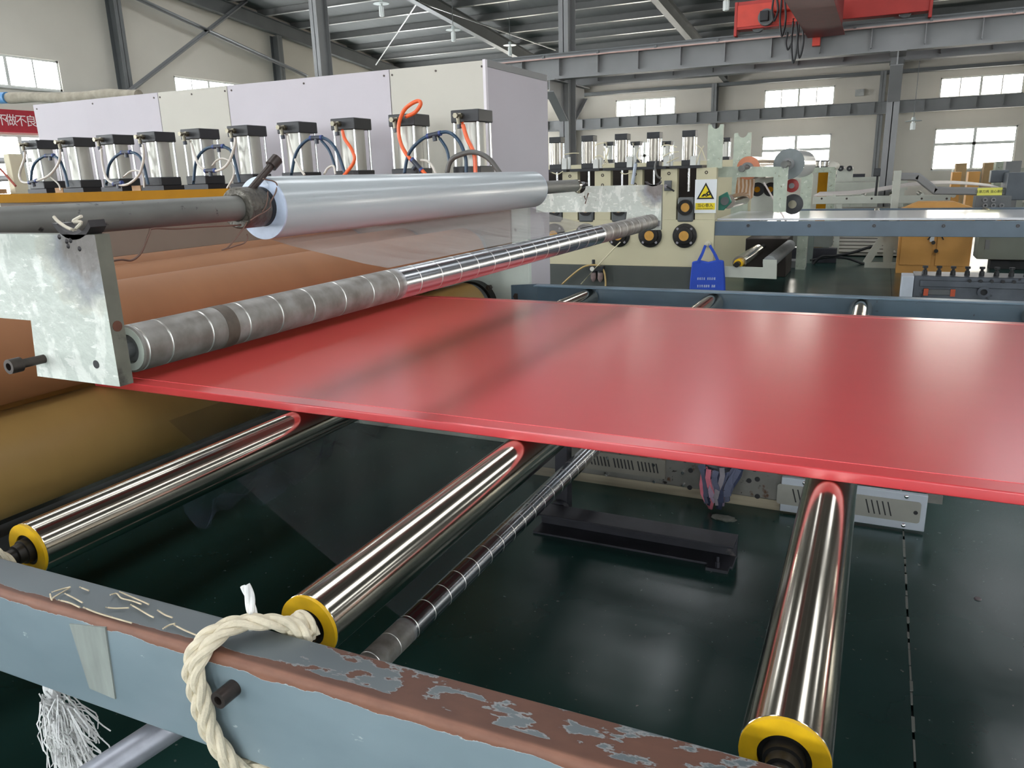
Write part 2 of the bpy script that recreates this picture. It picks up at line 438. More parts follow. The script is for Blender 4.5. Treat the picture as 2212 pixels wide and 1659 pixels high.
# runway beams with stiffeners
def runway(y, x0, x1, zb, zt, step, name, label, cat, off, rail):
    t = thing(name, label, cat, ((x0 + x1) / 2, y, zb))
    b = MB(); b.ibeam((x0, y, (zb + zt) / 2), (x1, y, (zb + zt) / 2), .26, zt - zb, .018, .012); obj('beam', b, m_steel, t, smooth=0)
    x = x0 + off
    while x < x1:
        s_ = MB(); s_.box(x - .006, x + .006, y - .12, y - .006, zb + .07, zt - .018); s_.box(x - .006, x + .006, y + .006, y + .12, zb + .07, zt - .018); obj('stiffener', s_, m_steel, t, smooth=0); x += step
    if rail:
        r_ = MB(); r_.box(x0, x1, y - .035, y + .035, zt, zt + .012); r_.box(x0, x1, y - .012, y + .012, zt + .012, zt + .05); r_.box(x0, x1, y - .028, y + .028, zt + .05, zt + .075); obj('crane_rail', r_, m_steel_d, t, smooth=0)
        c_ = MB(); c_.cyl((x0, y - .16, zt - .035), (x1, y - .16, zt - .035), .014, 8); obj('conductor_pipe', c_, mat('pink_conductor_pipe', lin(190, 160, 152), .5), t)
        k = x0 + .5
        while k < x1: h = MB(); h.box(k - .02, k + .02, y - .175, y - .12, zt - .03, zt + .02); obj('pipe_clip', h, m_steel_d, t, smooth=0); k += 1.1
    return t
Y_R1 = 14.15
runway(Y_R1, X_L + .4, X_R - .3, 3.19, 3.60, .78, 'crane_runway_beam', 'grey crane runway beam with stiffeners and pink conductor pipe, carrying the red crane', 'beam', .1, True)
runway(15.55, X_L + .4, X_R - .3, 3.19, 3.60, .78, 'crane_runway_beam', 'grey runway beam on the back corbels, behind the beam with the pink pipe', 'beam', .4, False)
runway(31.65, X_L + .4, X_R - .3, 3.20, 3.63, .8, 'crane_runway_beam', 'grey runway beam running along the far wall between upper and lower windows', 'beam', .3, False)
# girt pipe and little hangers on the far wall
zg = P(1400, 194, y=32.0).z
g = MB(); g.box(X_L + .4, X_R - .3, 31.98, 32.08, zg - .06, zg + .06); g.box(X_L + .4, X_R - .3, 32.08, 32.3, zg - .06, zg - .05)
solo('wall_girt', g, m_steel_d, 'dark grey horizontal girt on the far wall above the upper windows', 'girt', smooth=0)

# red travelling crane on the runway
m_red = mat('crane_red_paint', lin(176, 48, 40), .5, var=.1, scale=3); m_red2 = mat('crane_bright_red_paint', lin(206, 62, 44), .45, var=.08)
m_dred = mat('crane_girder_red', lin(120, 44, 42), .5, var=.1)
m_black = mat('black_rubber', lin(24, 24, 26), .5, var=.1)
cy = Y_R1; zt = 3.675
xa, xb, xc, xd = P(1592, 70, y=cy).x, P(1757, 60, y=cy).x, P(1822, 50, y=cy).x, P(2008, 30, y=cy).x
t = thing('overhead_crane', 'red travelling overhead crane riding on the runway beam', 'crane', ((xb + xc) / 2, cy, zt))
c = MB(); c.box(xa, xd, cy - .13, cy + .13, zt + .06, zt + .50); c.box(xa - .03, xa + .02, cy - .15, cy + .15, zt - .04, zt + .5); c.box(xd - .02, xd + .03, cy - .15, cy + .15, zt - .04, zt + .5); obj('end_carriage', c, m_red, t, bevel=.008)
c = MB(); c.box(xa + .02, xb - .15, cy - .145, cy - .13, zt + .1, zt + .44); obj('cover_plate', c, m_red2, t, smooth=0)
for x in (xa + .35, xd - .35): w_ = MB(); w_.cyl((x, cy - .05, zt + .105), (x, cy + .05, zt + .105), .1, 24); obj('travel_wheel', w_, m_steel_d, t)
c = MB(); x = P(1655, 45, y=cy - .2).x; c.cyl((x, cy - .14, zt + .2), (x, cy - .26, zt + .2), .13, 24); obj('travel_motor', c, m_steel_d, t); c = MB(); c.box(x - .09, x + .05, cy - .34, cy - .26, zt + .13, zt + .29); obj('motor_cap', c, m_black, t, bevel=.01)
c = MB(); xm = (xb + xc) / 2
c.box(xb, xc, cy - .3, Y_N + .5, zt + .30, zt + .32); c.box(xb, xb + .02, cy - .3, Y_N + .5, zt - .18, zt + .3); c.box(xc - .02, xc, cy - .3, Y_N + .5, zt - .18, zt + .3); c.box(xb - .05, xc + .05, cy - .3, Y_N + .5, zt - .2, zt - .18)
c.box(xb, xc, cy - .3, cy - .28, zt - .18, zt + .3); obj('girder', c, m_dred, t, smooth=0)
c = MB(); c.box(xb + .02, xb + .14, cy - .26, cy - .13, zt - .32, zt + .1); obj('stop_arm', c, m_red2, t, smooth=0)
c = MB(); x0 = P(1690, 25, y=cy - .25).x; c.box(x0 - .14, x0 + .14, cy - .28, cy - .14, zt + .26, zt + .52); obj('control_box', c, m_red2, t, bevel=.03)
for i, (u, v0, v1) in enumerate(((1672, -8, 45), (1689, -8, 78), (1702, 70, 107), (1714, 40, 136), (1727, 45, 125))):
    a = P(u, v0, y=cy - .32); b = P(u, v1, y=cy - .32); h = MB(); q = spline([a, (a * .4 + b * .6) + Vector((-.03, 0, 0)), b, (a * .4 + b * .6) + Vector((.06, 0, 0)), a + Vector((.05, 0, -.05))], 8); h.tube(q, .018, 6); obj('cable_loop', h, m_black, t)
nb = MB(); nb.ibeam((X_L + .4, Y_N + .3, 3.39), (X_R - .3, Y_N + .3, 3.39), .26, .4, .018, .012); nb.box(X_L + .4, X_R - .3, Y_N + .27, Y_N + .33, 3.59, 3.65)
for x in bay[1:-1]: nb.box(x - .1, x + .1, Y_N, Y_N + .3, 2.9, 3.19)
solo('crane_runway_beam', nb, m_steel, 'grey runway beam on wall brackets below the near wall upper windows', 'beam', smooth=0)

# hanging lamps: thin rod, disc shade and ribbed bulb
m_bulb = mat('lamp_bulb', lin(235, 238, 235), .3, var=.02); m_shade = mat('lamp_disc', lin(190, 198, 196), .4, var=.04)
def lamp(u, vt, vb, dy):
    y = dy - .691; a = P(u, vt, y=y); b = P(u, vb, y=y); h = a.z - b.z
    t = thing('hanging_lamp', 'slim ribbed bulb lamp on a long rod, hanging before the bare far wall' if u > 1900 else 'slim white ribbed bulb lamp under a flat disc, hanging from the roof', 'lamp', (b.x, y, b.z), None if u > 1900 else 'hanging bulb lamps')
    r_ = MB(); r_.lathe(b, (0, 0, 1), [(0, .03), (.01, .055), (h * .8, .055), (h * .86, .035), (h, .035)], 12); obj('bulb', r_, m_bulb, t)
    for k in range(8): f_ = MB(); a_ = k * pi / 4; f_.box(b.x + .055 * cos(a_) - .006, b.x + .055 * cos(a_) + .006, y + .055 * sin(a_) - .006, y + .055 * sin(a_) + .006, b.z + .015, b.z + h * .8); obj('led_strip', f_, m_bulb, t, smooth=0)
    s_ = MB(); s_.lathe(b + Vector((0, 0, h)), (0, 0, 1), [(0, .2), (.012, .19), (.03, .05), (.10, .04)], 20); obj('disc_shade', s_, m_shade, t)
    top = deck_z(y) + .005; w_ = MB(); w_.cyl((b.x, y, b.z + h), (b.x, y, top), .008, 6); obj('hanger_rod', w_, m_steel_d, t)
for q in ((825, 8, 36, 17.5), (980, 65, 90, 19.5), (1102, 98, 121, 22.5), (1568, -4, 24, 16.5), (1971, 262, 281, 23)): lamp(*q)
# sagging conduit lines under the roof
for (a, b) in (((893, 0), (1200, 108)), ((905, 0), (812, 140))):
    p0 = P(*a, y=19.0); p1 = P(*b, y=24.0)
    c_ = MB(); c_.cyl(p0, p1, .02, 6); solo('roof_tie_rod', c_, m_lip, 'thin pale steel tie rod strung between two roof rafters', 'tie rod', 'roof tie rods')
# electrical box on the far wall
a = P(1848, 194, y=32.25); b = P(1866, 207, y=32.25); c_ = MB(); c_.box(a.x, b.x, 32.15, 32.3, b.z, a.z); c_.box(a.x + .05, a.x + .15, 32.1, 32.15, a.z - .1, a.z - .02); c_.box(b.x - .15, b.x - .05, 32.1, 32.15, a.z - .1, a.z - .02)
solo('wall_box', c_, mat('grey_box', lin(176, 176, 172), .5), 'small pale grey twin-lamp box high on the far wall', 'emergency light', smooth=0)

# red banner with white characters on the gable wall
m_ban = mat('banner_red_cloth', lin(168, 40, 52), .8, var=.1, scale=8); m_char = mat('banner_white_ink', lin(240, 225, 222), .8, var=0)
xw = X_L + .05; zt_, zb_ = 3.17, 2.68
t = thing('wall_banner', 'red cloth banner with white Chinese characters on the gable wall', 'banner', (xw, 11.8, zb_))
c = MB(); c.box(xw - .02, xw, 8.2, 14.0, zb_, zt_); obj('cloth', c, m_ban, t, smooth=0)
for ch, u in (('不', 3), ('做', 24), ('不', 45.5), ('良', 67)):
    p = P(u, 258 + u * .06, x=xw)
    obj('lettering', text_mb(ch, .27, (xw + .004, p.y, (zt_ + zb_) / 2), (0, 1, 0), (0, 0, 1)), m_char, t, smooth=0)

# ================================================================== LINE 1: the red sheet on its roller table
ZR = .85
m_chrome = mat('chrome_plate', lin(204, 196, 182), .13, metal=1, var=.03, scale=20, stretch=(1, .15, 1), rvar=.02)
m_yel = mat('yellow_end_paint', lin(226, 178, 18), .45, var=.12, scale=40, spots=[((.05, .04, .03), 45, .66, .1)])
m_iron = mat('dark_oily_iron', lin(44, 42, 40), .4, metal=.5, var=.25, scale=40)
m_bolt = mat('blackened_bolt', lin(70, 62, 58), .4, metal=.6, var=.2, scale=60)
m_rust = mat('rusty_steel', lin(112, 74, 58), .6, metal=.3, var=.25, scale=30)

def rail_mat():
    m = bpy.data.materials.new('chipped_blue_grey_paint'); m.use_nodes = True; nt = m.node_tree; N = nt.nodes; L = nt.links; b = N['Principled BSDF']
    tc = N.new('ShaderNodeTexCoord'); sx = N.new('ShaderNodeSeparateXYZ'); L.new(tc.outputs['Object'], sx.inputs[0])
    def mr(src, a, c, lo=0., hi=1.):
        q = N.new('ShaderNodeMapRange'); q.inputs['From Min'].default_value = a; q.inputs['From Max'].default_value = c; q.inputs['To Min'].default_value = lo; q.inputs['To Max'].default_value = hi; L.new(src, q.inputs['Value']); return q.outputs[0]
    def mth(op, x, y):
        q = N.new('ShaderNodeMath'); q.operation = op
        for i, s in enumerate((x, y)):
            if isinstance(s, (int, float)): q.inputs[i].default_value = s
            else: L.new(s, q.inputs[i])
        return q.outputs[0]
    mp = N.new('ShaderNodeMapping'); mp.inputs['Scale'].default_value = (.45, 1, 1); L.new(tc.outputs['Object'], mp.inputs['Vector'])
    n1 = N.new('ShaderNodeTexNoise'); n1.inputs['Scale'].default_value = 42; n1.inputs['Detail'].default_value = 7; n1.inputs['Roughness'].default_value = .55; L.new(mp.outputs[0], n1.inputs['Vector'])
    n2 = N.new('ShaderNodeTexNoise'); n2.inputs['Scale'].default_value = 5; n2.inputs['Detail'].default_value = 4; L.new(mp.outputs[0], n2.inputs['Vector'])
    corner = mth('MULTIPLY', mr(sx.outputs['Z'], .126, .137), mr(sx.outputs['Y'], -.013, -.021))
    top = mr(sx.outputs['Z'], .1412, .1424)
    alongx = mr(sx.outputs['X'], -.12, .25, -.06, .27)
    v = mth('ADD', n1.outputs['Fac'], mth('MULTIPLY', corner, .5))
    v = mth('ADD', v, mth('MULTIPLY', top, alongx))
    v = mth('ADD', v, mth('MULTIPLY', n2.outputs['Fac'], .12))
    fac = mr(v, .775, .79)
    edge = mth('SUBTRACT', mr(v, .745, .765), fac)
    pc = N.new('ShaderNodeValToRGB'); pc.color_ramp.elements[0].color = lin(112, 128, 135); pc.color_ramp.elements[1].color = lin(134, 150, 156); pc.color_ramp.elements[0].position = .35; pc.color_ramp.elements[1].position = .65; L.new(n2.outputs['Fac'], pc.inputs[0])
    rc = N.new('ShaderNodeValToRGB'); rc.color_ramp.elements[0].color = lin(96, 62, 50); rc.color_ramp.elements[1].color = lin(150, 104, 82); L.new(n1.outputs['Fac'], rc.inputs[0])
    m1 = N.new('ShaderNodeMixRGB'); L.new(edge, m1.inputs[0]); L.new(pc.outputs[0], m1.inputs[1]); m1.inputs[2].default_value = lin(176, 184, 186)
    m2 = N.new('ShaderNodeMixRGB'); L.new(fac, m2.inputs[0]); L.new(m1.outputs[0], m2.inputs[1]); L.new(rc.outputs[0], m2.inputs[2])
    top_shade = N.new('ShaderNodeMixRGB'); top_shade.blend_type = 'MULTIPLY'; L.new(mth('MULTIPLY', top, mr(n2.outputs['Fac'], .3, .6, .75, 1.0)), top_shade.inputs[0]); L.new(m2.outputs[0], top_shade.inputs[1]); top_shade.inputs[2].default_value = (.44, .40, .38, 1)  # top face darkened in its colour to stand for weaker light from above
    L.new(top_shade.outputs[0], b.inputs['Base Color'])
    L.new(mr(fac, 0, 1, .38, .6), b.inputs['Roughness'])
    bp = N.new('ShaderNodeBump'); bp.inputs['Strength'].default_value = .4; bp.inputs['Distance'].default_value = .001; bp.invert = True; L.new(fac, bp.inputs['Height']); L.new(bp.outputs[0], b.inputs['Normal'])
    return m
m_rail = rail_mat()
m_rail2 = mat('blue_grey_rail_paint', lin(92, 112, 126), .35, var=.1, scale=8, spots=[(lin(70, 76, 82), 30, .70, .04)])

def rounded(y0, y1, z0, z1, r):
    q = []
    for (cy, cz, a0, rr) in ((y1 - r[0], z1 - r[0], 0, r[0]), (y0 + r[1], z1 - r[1], 90, r[1]), (y0 + r[2], z0 + r[2], 180, r[2]), (y1 - r[3], z0 + r[3], 270, r[3])):
        for k in range(7): a = radians(a0 + 15 * k); q.append((cy + rr * cos(a), cz + rr * sin(a)))
    return q

rail = thing('table_rail', 'blue-grey painted steel rail with rusty chipped edge, rope tied around it', 'rail', (0, -.1, .743)); rail.rotation_euler = (0, 0, .0181)
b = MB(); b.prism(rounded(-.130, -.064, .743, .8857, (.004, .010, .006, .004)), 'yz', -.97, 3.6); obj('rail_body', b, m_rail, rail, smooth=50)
m_tape = mat('tape_residue', lin(140, 146, 140), .7, var=.15, scale=60, stretch=(1, 1, .2))
yy = -.1318
q = [P(157, 1343, y=yy), P(232, 1352, y=yy), P(254, 1506, y=yy), P(200, 1482, y=yy)]
b = MB(); b.prism([(p.x, p.z) for p in q], 'xz', yy + .003, yy - .0004); obj('tape_residue', b, m_tape, rail, smooth=0, label='beige strip of old tape residue')
for x in (-.5796, 0, .5998):
    b = MB(); b.ring((x - .003, -.130, .847), (0, -1, 0), -.002, .026, .0055, .0105, 24); b.cyl((x - .003, -.130, .847), (x - .003, -.148, .847), .006, 6); obj('socket_bolt', b, m_bolt, rail)

def chrome_roller(x, label, y1=2.745):
    t = thing('chrome_roller', label, 'roller', (x, 0, ZR), 'chrome table rollers')
    b = MB(); b.lathe((x, .004, ZR), (0, 1, 0), [(0, .043), (.002, .045), (y1 - .006, .045), (y1 - .004, .043)], 64); obj('roller_tube', b, m_chrome, t, smooth=40)
    b = MB(); b.ring((x, 0, ZR), (0, 1, 0), 0, .012, .0265, .0445, 48); obj('end_ring', b, m_yel, t)
    b = MB(); b.ring((x, 0, ZR), (0, 1, 0), .003, .006, .016, .027, 40); b.lathe((x, .004, ZR), (0, -1, 0), [(0, .021), (.012, .020), (.013, .017), (.024, .016), (.025, .012), (.07, .012)], 32); obj('axle', b, m_iron, t)
    b = MB(); b.cyl((x, y1 - .002, ZR), (x, y1 + .02, ZR), .014, 20); obj('axle_stub', b, m_iron, t)
    return t
chrome_roller(-.5796, 'chrome roller with yellow ring end beside the yellow-tan lower rubber roller')
chrome_roller(0, 'chrome roller with yellow ring end where the beige rope is tied')
chrome_roller(.5998, 'chrome roller with yellow ring end standing beyond the bare stretch of rusty rail')
chrome_roller(1.203, 'chrome roller whose far end meets the blue rail past three others')

# far rail: open channel with a folded end plate
rail2 = thing('table_rail', 'blue-grey channel rail on the far edge of the roller table', 'rail', (.5, 2.73, .76))
b = MB(); x0 = P(1162, 613, y=2.757).x
b.box(x0, 3.6, 2.752, 2.760, .763, .906); b.box(x0, 3.6, 2.698, 2.760, .899, .906); b.box(x0, 3.6, 2.698, 2.760, .763, .770); obj('rail_channel', b, m_rail2, rail2, bevel=.0015)
pl = P(1104, 652, y=2.88)
b = MB(); b.hexa([(pl.x, 2.885, .745), (x0, 2.752, .763), (x0, 2.760, .763), (pl.x, 2.893, .745), (pl.x, 2.885, .875), (x0, 2.752, .906), (x0, 2.760, .906), (pl.x, 2.893, .875)]); obj('end_plate', b, m_rail2, rail2)
pb = P(1115, 640, y=2.86); b = MB(); b.cyl((pb.x, 2.885, pb.z), (pb.x + .005, 2.85, pb.z), .018, 6); obj('hex_bolt', b, m_bolt, rail2)

# the red sheet
m_red_s = mat('red_plastic_sheet', lin(206, 64, 68), .32, var=.03, scale=3, stretch=(.2, 3, 1), coat=1.0, coat_rough=.28, sub=.0)
m_red_e = mat('red_plastic_cut_edge', lin(235, 52, 58), .4, var=.04, scale=30, stretch=(.05, 1, 1))
S0, S1 = .6575, 2.2267
t = thing('red_plastic_sheet', 'wide glossy red plastic sheet running over the chrome rollers', 'plastic sheet', (1.0, 1.44, .895))
b = MB(); b.prism(rounded(S0, S1, .8953, .916, (.003, .003, .003, .003)), 'yz', -1.27, 6.5); obj('sheet', b, m_red_s, t, smooth=50)
b = MB(); b.box(-1.26, 6.5, S0 + .045, S1 - .05, .9155, .9164); cf_ = obj('cover_film', b, mat('red_sheet_under_film', lin(206, 66, 70), .30, var=.03, scale=3, stretch=(.2, 3, 1), coat=1.0, coat_rough=.22), t, smooth=0, label='clear protective film lying on the red sheet')
b = MB(); b.box(-1.26, 6.5, S1 - .052, S1 - .049, .9155, .9169); b.box(-1.26, 6.5, S0 + .0445, S0 + .0455, .9155, .9168); obj('film_edge', b, mat('film_edge', lin(232, 100, 106), .4, var=0), cf_, smooth=0)

# haul-off rubber rollers
RH, XH, PH = .127, -1.27, .36
m_br = mat('brown_rubber', lin(146, 100, 66), .6, spec=.3, var=.06, scale=4, stretch=(1, 2, 1), spots=[(lin(160, 116, 82), 30, .72, .05)])
m_tan = mat('tan_rubber', lin(180, 145, 86), .42, var=.07, scale=3, stretch=(1, 3, 1), spots=[(lin(202, 170, 112), 5, .66, .02, (.05, 4, .05))])
def rubber(x, z, m, lab, grp, y0=-.02, y1=2.78):
    t = thing('rubber_roller', lab, 'roller', (x, 1.4, z), grp)
    b = MB(); b.lathe((x, y0, z), (0, 1, 0), [(0, RH - .006), (.006, RH), (y1 - y0 - .006, RH), (y1 - y0, RH - .006)], 72); obj('rubber_cover', b, m, t)
    b = MB(); b.cyl((x, y0 - .05, z), (x, y1 + .12, z), .05, 32); obj('roller_journal', b, m_iron, t)
    b = MB(); b.ring((x, y1, z), (0, 1, 0), .001, .05, .05, RH - .012, 48); obj('end_disc', b, m_steel_d, t)
    return t
for k in range(9):
    rubber(XH - PH * k, .916 + RH, m_br, 'brown rubber upper haul-off roller resting on the red sheet' if k == 0 else 'brown rubber upper roller, %s in the row counted from the idler bracket' % ORD[k], 'brown upper haul-off rollers')
for k in range(9):
    rubber(XH - PH * k, .895 - RH, m_tan, 'yellow-tan rubber lower haul-off roller under the red sheet' if k == 0 else 'tan rubber lower roller, %s in the row counted from the chrome rollers' % ORD[k], 'tan lower haul-off rollers')

# haul-off frame
m_white = mat('chipped_white_paint', lin(198, 206, 196), .45, var=.08, scale=6, spots=[(lin(120, 118, 104), 16, .66, .05), (lin(60, 58, 50), 42, .72, .03)])
m_gbrown = mat('grey_brown_panel', lin(138, 124, 112), .6, var=.06)
m_yb = mat('ochre_beam_paint', lin(150, 104, 12), .8, spec=.15, var=.08, scale=6)
fr = thing('haul_off_frame', 'white and ochre steel side frame of the haul-off machine', 'machine frame', (-3.0, 2.92, 0))
xr = P(1143, 600, y=2.90).x
b = MB(); b.box(-5.1, xr, 2.90, 2.935, 0, 1.33); obj('side_plate', b, m_white, fr, bevel=.003)
b = MB(); b.box(-5.1, -1.05, 2.88, 2.899, 1.0, 1.335); obj('inner_backing', b, m_gbrown, fr, smooth=0)
b = MB(); b.box(-1.86, -1.84, -.10, 2.88, 1.178, 1.345); obj('cross_panel', b, m_gbrown, fr, bevel=.002)
b = MB(); b.box(-5.2, -1.0, 2.70, 2.925, 1.336, 1.394); obj('top_beam', b, m_yb, fr, bevel=.003, label='ochre yellow top beam')
b = MB(); b.box(-5.1, -5.06, -.13, 2.9, 0, 1.0); obj('end_plate', b, m_steel_d, fr, smooth=0)  # unseen plate added to block window light under the rollers
b = MB(); b.box(-5.1, -1.1, -.17, -.135, 0, .64); obj('side_plate', b, m_white, fr, bevel=.003)
for x in (-2.4, -3.6, -5.0): b = MB(); b.box(x - .06, x + .06, -.13, 2.9, .0, .12); obj('cross_beam', b, m_steel_d, fr, smooth=0)
for k in range(3):
    x = XH - PH * k; b = MB(); b.ring((x, 2.84, .768), (0, 1, 0), 0, .058, .055, .125, 40); obj('bearing_flange', b, m_iron, fr)
pn = P(1057, 621, y=2.83); b = MB(); b.cyl((pn.x, 2.84, pn.z), (pn.x, 2.815, pn.z), .014, 6); b.cyl((pn.x, 2.815, pn.z), (pn.x, 2.806, pn.z), .008, 12); obj('hex_nut', b, m_bolt, fr)

# pneumatic cylinders on the far top beam
m_alu = mat('cylinder_aluminium', lin(186, 185, 176), .38, metal=.45, var=.07, scale=8, stretch=(1, 1, .3), spots=[(lin(110, 96, 70), 34, .74, .04)])
m_rod = mat('bright_steel_rod', lin(220, 220, 222), .2, metal=1, var=.02)
m_cap = mat('black_cylinder_cap', lin(40, 41, 43), .45, var=.15, scale=15)
m_brass = mat('brass_fitting', lin(132, 126, 110), .35, metal=.9, var=.1)
m_fit = mat('dark_hose_fitting', lin(52, 56, 66), .4, var=.1); m_fitb = mat('blue_hose_collet', lin(58, 74, 128), .4, var=.05)
m_alu2 = mat('dull_cylinder_barrel', lin(150, 144, 134), .3, metal=.8, var=.12, scale=5, stretch=(3, 3, .3))
def cylinder(x, y, z0, z1, w, label, group, rod=0.0, seg=32, plain=False):
    t = thing('pneumatic_cylinder', label, 'air cylinder', (x, y, z0), group)
    h = w / 2; ct = .058 * (z1 - z0) / .311; cb = ct * .85
    b = MB(); b.box(x - h, x + h, y - h, y + h, z1 - ct, z1); obj('top_cap', b, m_cap, t, bevel=.004)
    b = MB(); b.box(x - h, x + h, y - h, y + h, z0, z0 + cb); obj('bottom_cap', b, m_cap, t, bevel=.004)
    b = MB(); b.lathe((x, y, z0 + cb), (0, 0, 1), [(0, h * .86), (z1 - z0 - ct - cb, h * .86)], seg, cap=False); obj('barrel', b, m_alu2 if plain else m_alu, t)
    for sx in (-1, 1):
        for sy in (-1, 1):
            b = MB(); b.cyl((x + sx * h * .84, y + sy * h * .84, z0 + cb), (x + sx * h * .84, y + sy * h * .84, z1 - ct), .0065, 10); obj('tie_rod', b, m_rod, t)
    if not plain:
        xf = x - h * .25; zf = z1 - ct * .5
        b = MB(); b.cyl((xf, y - h, zf), (xf, y - h - .018, zf), .015, 6); b.cyl((xf, y - h - .018, zf), (xf, y - h - .045, zf), .010, 16); b.cyl((xf, y - h - .045, zf), (xf, y - h - .06, zf), .013, 6); b.cyl((xf, y - h - .032, zf), (xf + .006, y - h - .034, zf - .045), .010, 12); ff = obj('air_fitting', b, m_brass, t)
        b = MB(); b.cyl((xf + .006, y - h - .034, zf - .04), (xf + .008, y - h - .034, zf - .058), .0115, 12); obj('hose_collet', b, m_fit, ff)
    if rod:
        b = MB(); b.cyl((x, y, z0 - rod), (x, y, z0), h * .22, 16); obj('piston_rod', b, m_rod, t)
    return t
c0 = None
for k in range(10):
    loc = (-1.207 - .36 * k, 2.812, 1.421)
    lab = 'silver pneumatic cylinder, ' + ('first from the enclosure corner, straight orange hose', 'second from the enclosure corner, looped orange hose above it', 'third from the enclosure corner, orange hose bent in an S', 'fourth from the enclosure corner, behind the film roll', 'fifth from the enclosure corner, rust-spotted behind the collar screw', 'sixth from the enclosure corner, rust spots, clear hose', 'seventh from the enclosure corner', 'eighth from the enclosure corner', 'ninth from the enclosure corner', 'last of the row beside the guard post')[k]
    if c0 is None: c0 = cylinder(*loc[:2], loc[2], 1.732, .152, lab, 'cylinders of the haul-off beside the red sheet')
    else: dup(c0, loc, lab)
m_base = mat('black_base_plate', lin(30, 31, 36), .5, var=.1); m_wood = mat('tan_wood_block', lin(168, 132, 96), .7, var=.15, scale=20)
for k in range(10):
    x = -1.207 - .36 * k; b = MB(); b.box(x - .10, x + .09, 2.735, 2.90, 1.394, 1.421); obj('cylinder_base_plate', b, m_base, fr, smooth=0)
    if k not in (6, 8): continue
    b = MB(); b.box(x - .10 - .09, x - .115, 2.74, 2.84, 1.394, 1.425); obj('spacer_block', b, m_wood, fr, smooth=0)

# air hoses in front of the cylinders
m_hb = mat('blue_air_hose', lin(40, 66, 88), .35, var=.05); m_ho = mat('orange_air_hose', lin(228, 100, 52), .3, var=.04); m_hc = mat('clear_air_hose', lin(206, 200, 190), .25, var=.04); m_hg = mat('grey_air_hose', lin(88, 86, 82), .4, var=.05)
YH = 2.685
def hose(pts, m, r, label, group=None, o=(0, 0, 3.16), tees=(), dy=0.0):
    w = [P(o[0] + a / o[2], o[1] + c / o[2], y=YH + dy) for a, c in pts]
    t = thing('air_hose', label, 'hose', w[len(w) // 2], group)
    b = MB(); b.tube(spline(w, 7), r, 10); obj('hose', b, m, t)
    for (a, c, ang) in tees:
        p = P(o[0] + a / o[2], o[1] + c / o[2], y=YH + dy); d = Vector((cos(ang), 0, sin(ang)))
        b = MB(); b.cyl(p - d * .03, p + d * .03, .012, 12); b.cyl(p, p + Vector((-d.z, 0, d.x)) * -.03, .011, 12); obj('tee_fitting', b, m_fit, t)
        b = MB(); b.cyl(p + d * .028, p + d * .04, .0125, 12); obj('collet', b, m_fitb, t); b = MB(); b.cyl(p - d * .04, p - d * .028, .0125, 12); obj('collet', b, m_fitb, t)
    return t
GB = 'blue hoses arching between cylinders'; LB = ['dark blue air hose arching between the %s cylinders from the enclosure corner' % q for q in ('last two of ten', 'seventh and eighth', 'fifth and sixth', 'third and fourth', 'first and second')]
hose([(210,1240),(228,1130),(290,1072),(340,1062),(400,1085),(440,1170),(465,1275)], m_hb, .0085, LB[0], GB, tees=[(340,1062,0)])
hose([(725,1265),(745,1130),(800,1060),(860,1040),(930,1050),(975,1110),(1012,1260)], m_hb, .0085, LB[1], GB, tees=[(860,1040,0)])
hose([(1320,1255),(1340,1100),(1400,1020),(1480,1000),(1550,1010),(1590,1060),(1635,1245)], m_hb, .0085, LB[2], GB, tees=[(1490,1000,0)])
O2 = (500, 0, 2.949)
hose([(380,1120),(410,980),(470,900),(540,876),(610,890),(670,960),(722,1100)], m_hb, .0085, LB[3], GB, O2, tees=[(540,878,0)])
hose([(1098,1120),(1130,980),(1210,890),(1290,858),(1380,842),(1450,900),(1490,1000),(1495,1100)], m_hb, .0085, LB[4], GB, O2, tees=[(1290,858,.15)])
hose([(565,885),(620,955),(655,1050),(660,1110)], m_hb, .0075, 'short navy hose branch dropping from a tee behind the film roll', 'short navy branch hoses', O2, dy=.012)
hose([(1320,870),(1370,950),(1385,1035),(1380,1110)], m_hb, .0075, 'short navy hose branch dropping from a tee behind the film roll', 'short navy branch hoses', O2, dy=.012)
hose([(1370,1110),(1400,1020),(1480,978),(1560,972),(1640,1012),(1712,1105)], m_hg, .012, 'thick grey hose arching by the cylinder next to the enclosure corner', None, O2, dy=-.03)
hose([(705,825),(722,885),(770,960),(780,1030),(712,1125)], m_ho, .009, 'orange air hose bending in an S down one cylinder', None, O2)
hose([(1110,745),(1170,715),(1205,665),(1190,643),(1140,665),(1095,710),(1065,800),(1075,900),(1120,990),(1190,1060),(1240,1115)], m_ho, .0095, 'orange air hose with a loop rising above its cylinder cap', None, O2, tees=[(1180,1050,-.8)])
hose([(1470,780),(1500,880),(1545,980),(1555,1110)], m_ho, .010, 'orange air hose running straight down the cylinder nearest the enclosure corner', None, O2)
GC = 'clear hoses on the cylinders'; LC = ['clear air hose hanging between the %s cylinders counted from the enclosure corner' % q for q in ('last two', 'seventh and eighth', 'fifth and sixth')]
hose([(170,1030),(165,1090),(135,1180),(150,1240),(215,1242),(330,1200),(400,1110),(410,1020)], m_hc, .0075, LC[0], GC, tees=[(225,1240,.15)], dy=-.02)
hose([(690,1000),(700,1120),(730,1220),(790,1255),(870,1258),(950,1190),(980,1080),(975,985)], m_hc, .0075, LC[1], GC, tees=[(805,1252,.1)], dy=-.02)
hose([(1300,960),(1340,1090),(1370,1140),(1430,1165),(1500,1160),(1560,1110),(1600,1000),(1605,940)], m_hc, .0075, LC[2], GC, tees=[(1435,1165,.0)], dy=-.02)
hose([(330,1200),(370,1230),(400,1260),(415,1300)], m_hc, .005, 'thin clear hose end curling at a cylinder foot', 'thin clear hose ends')
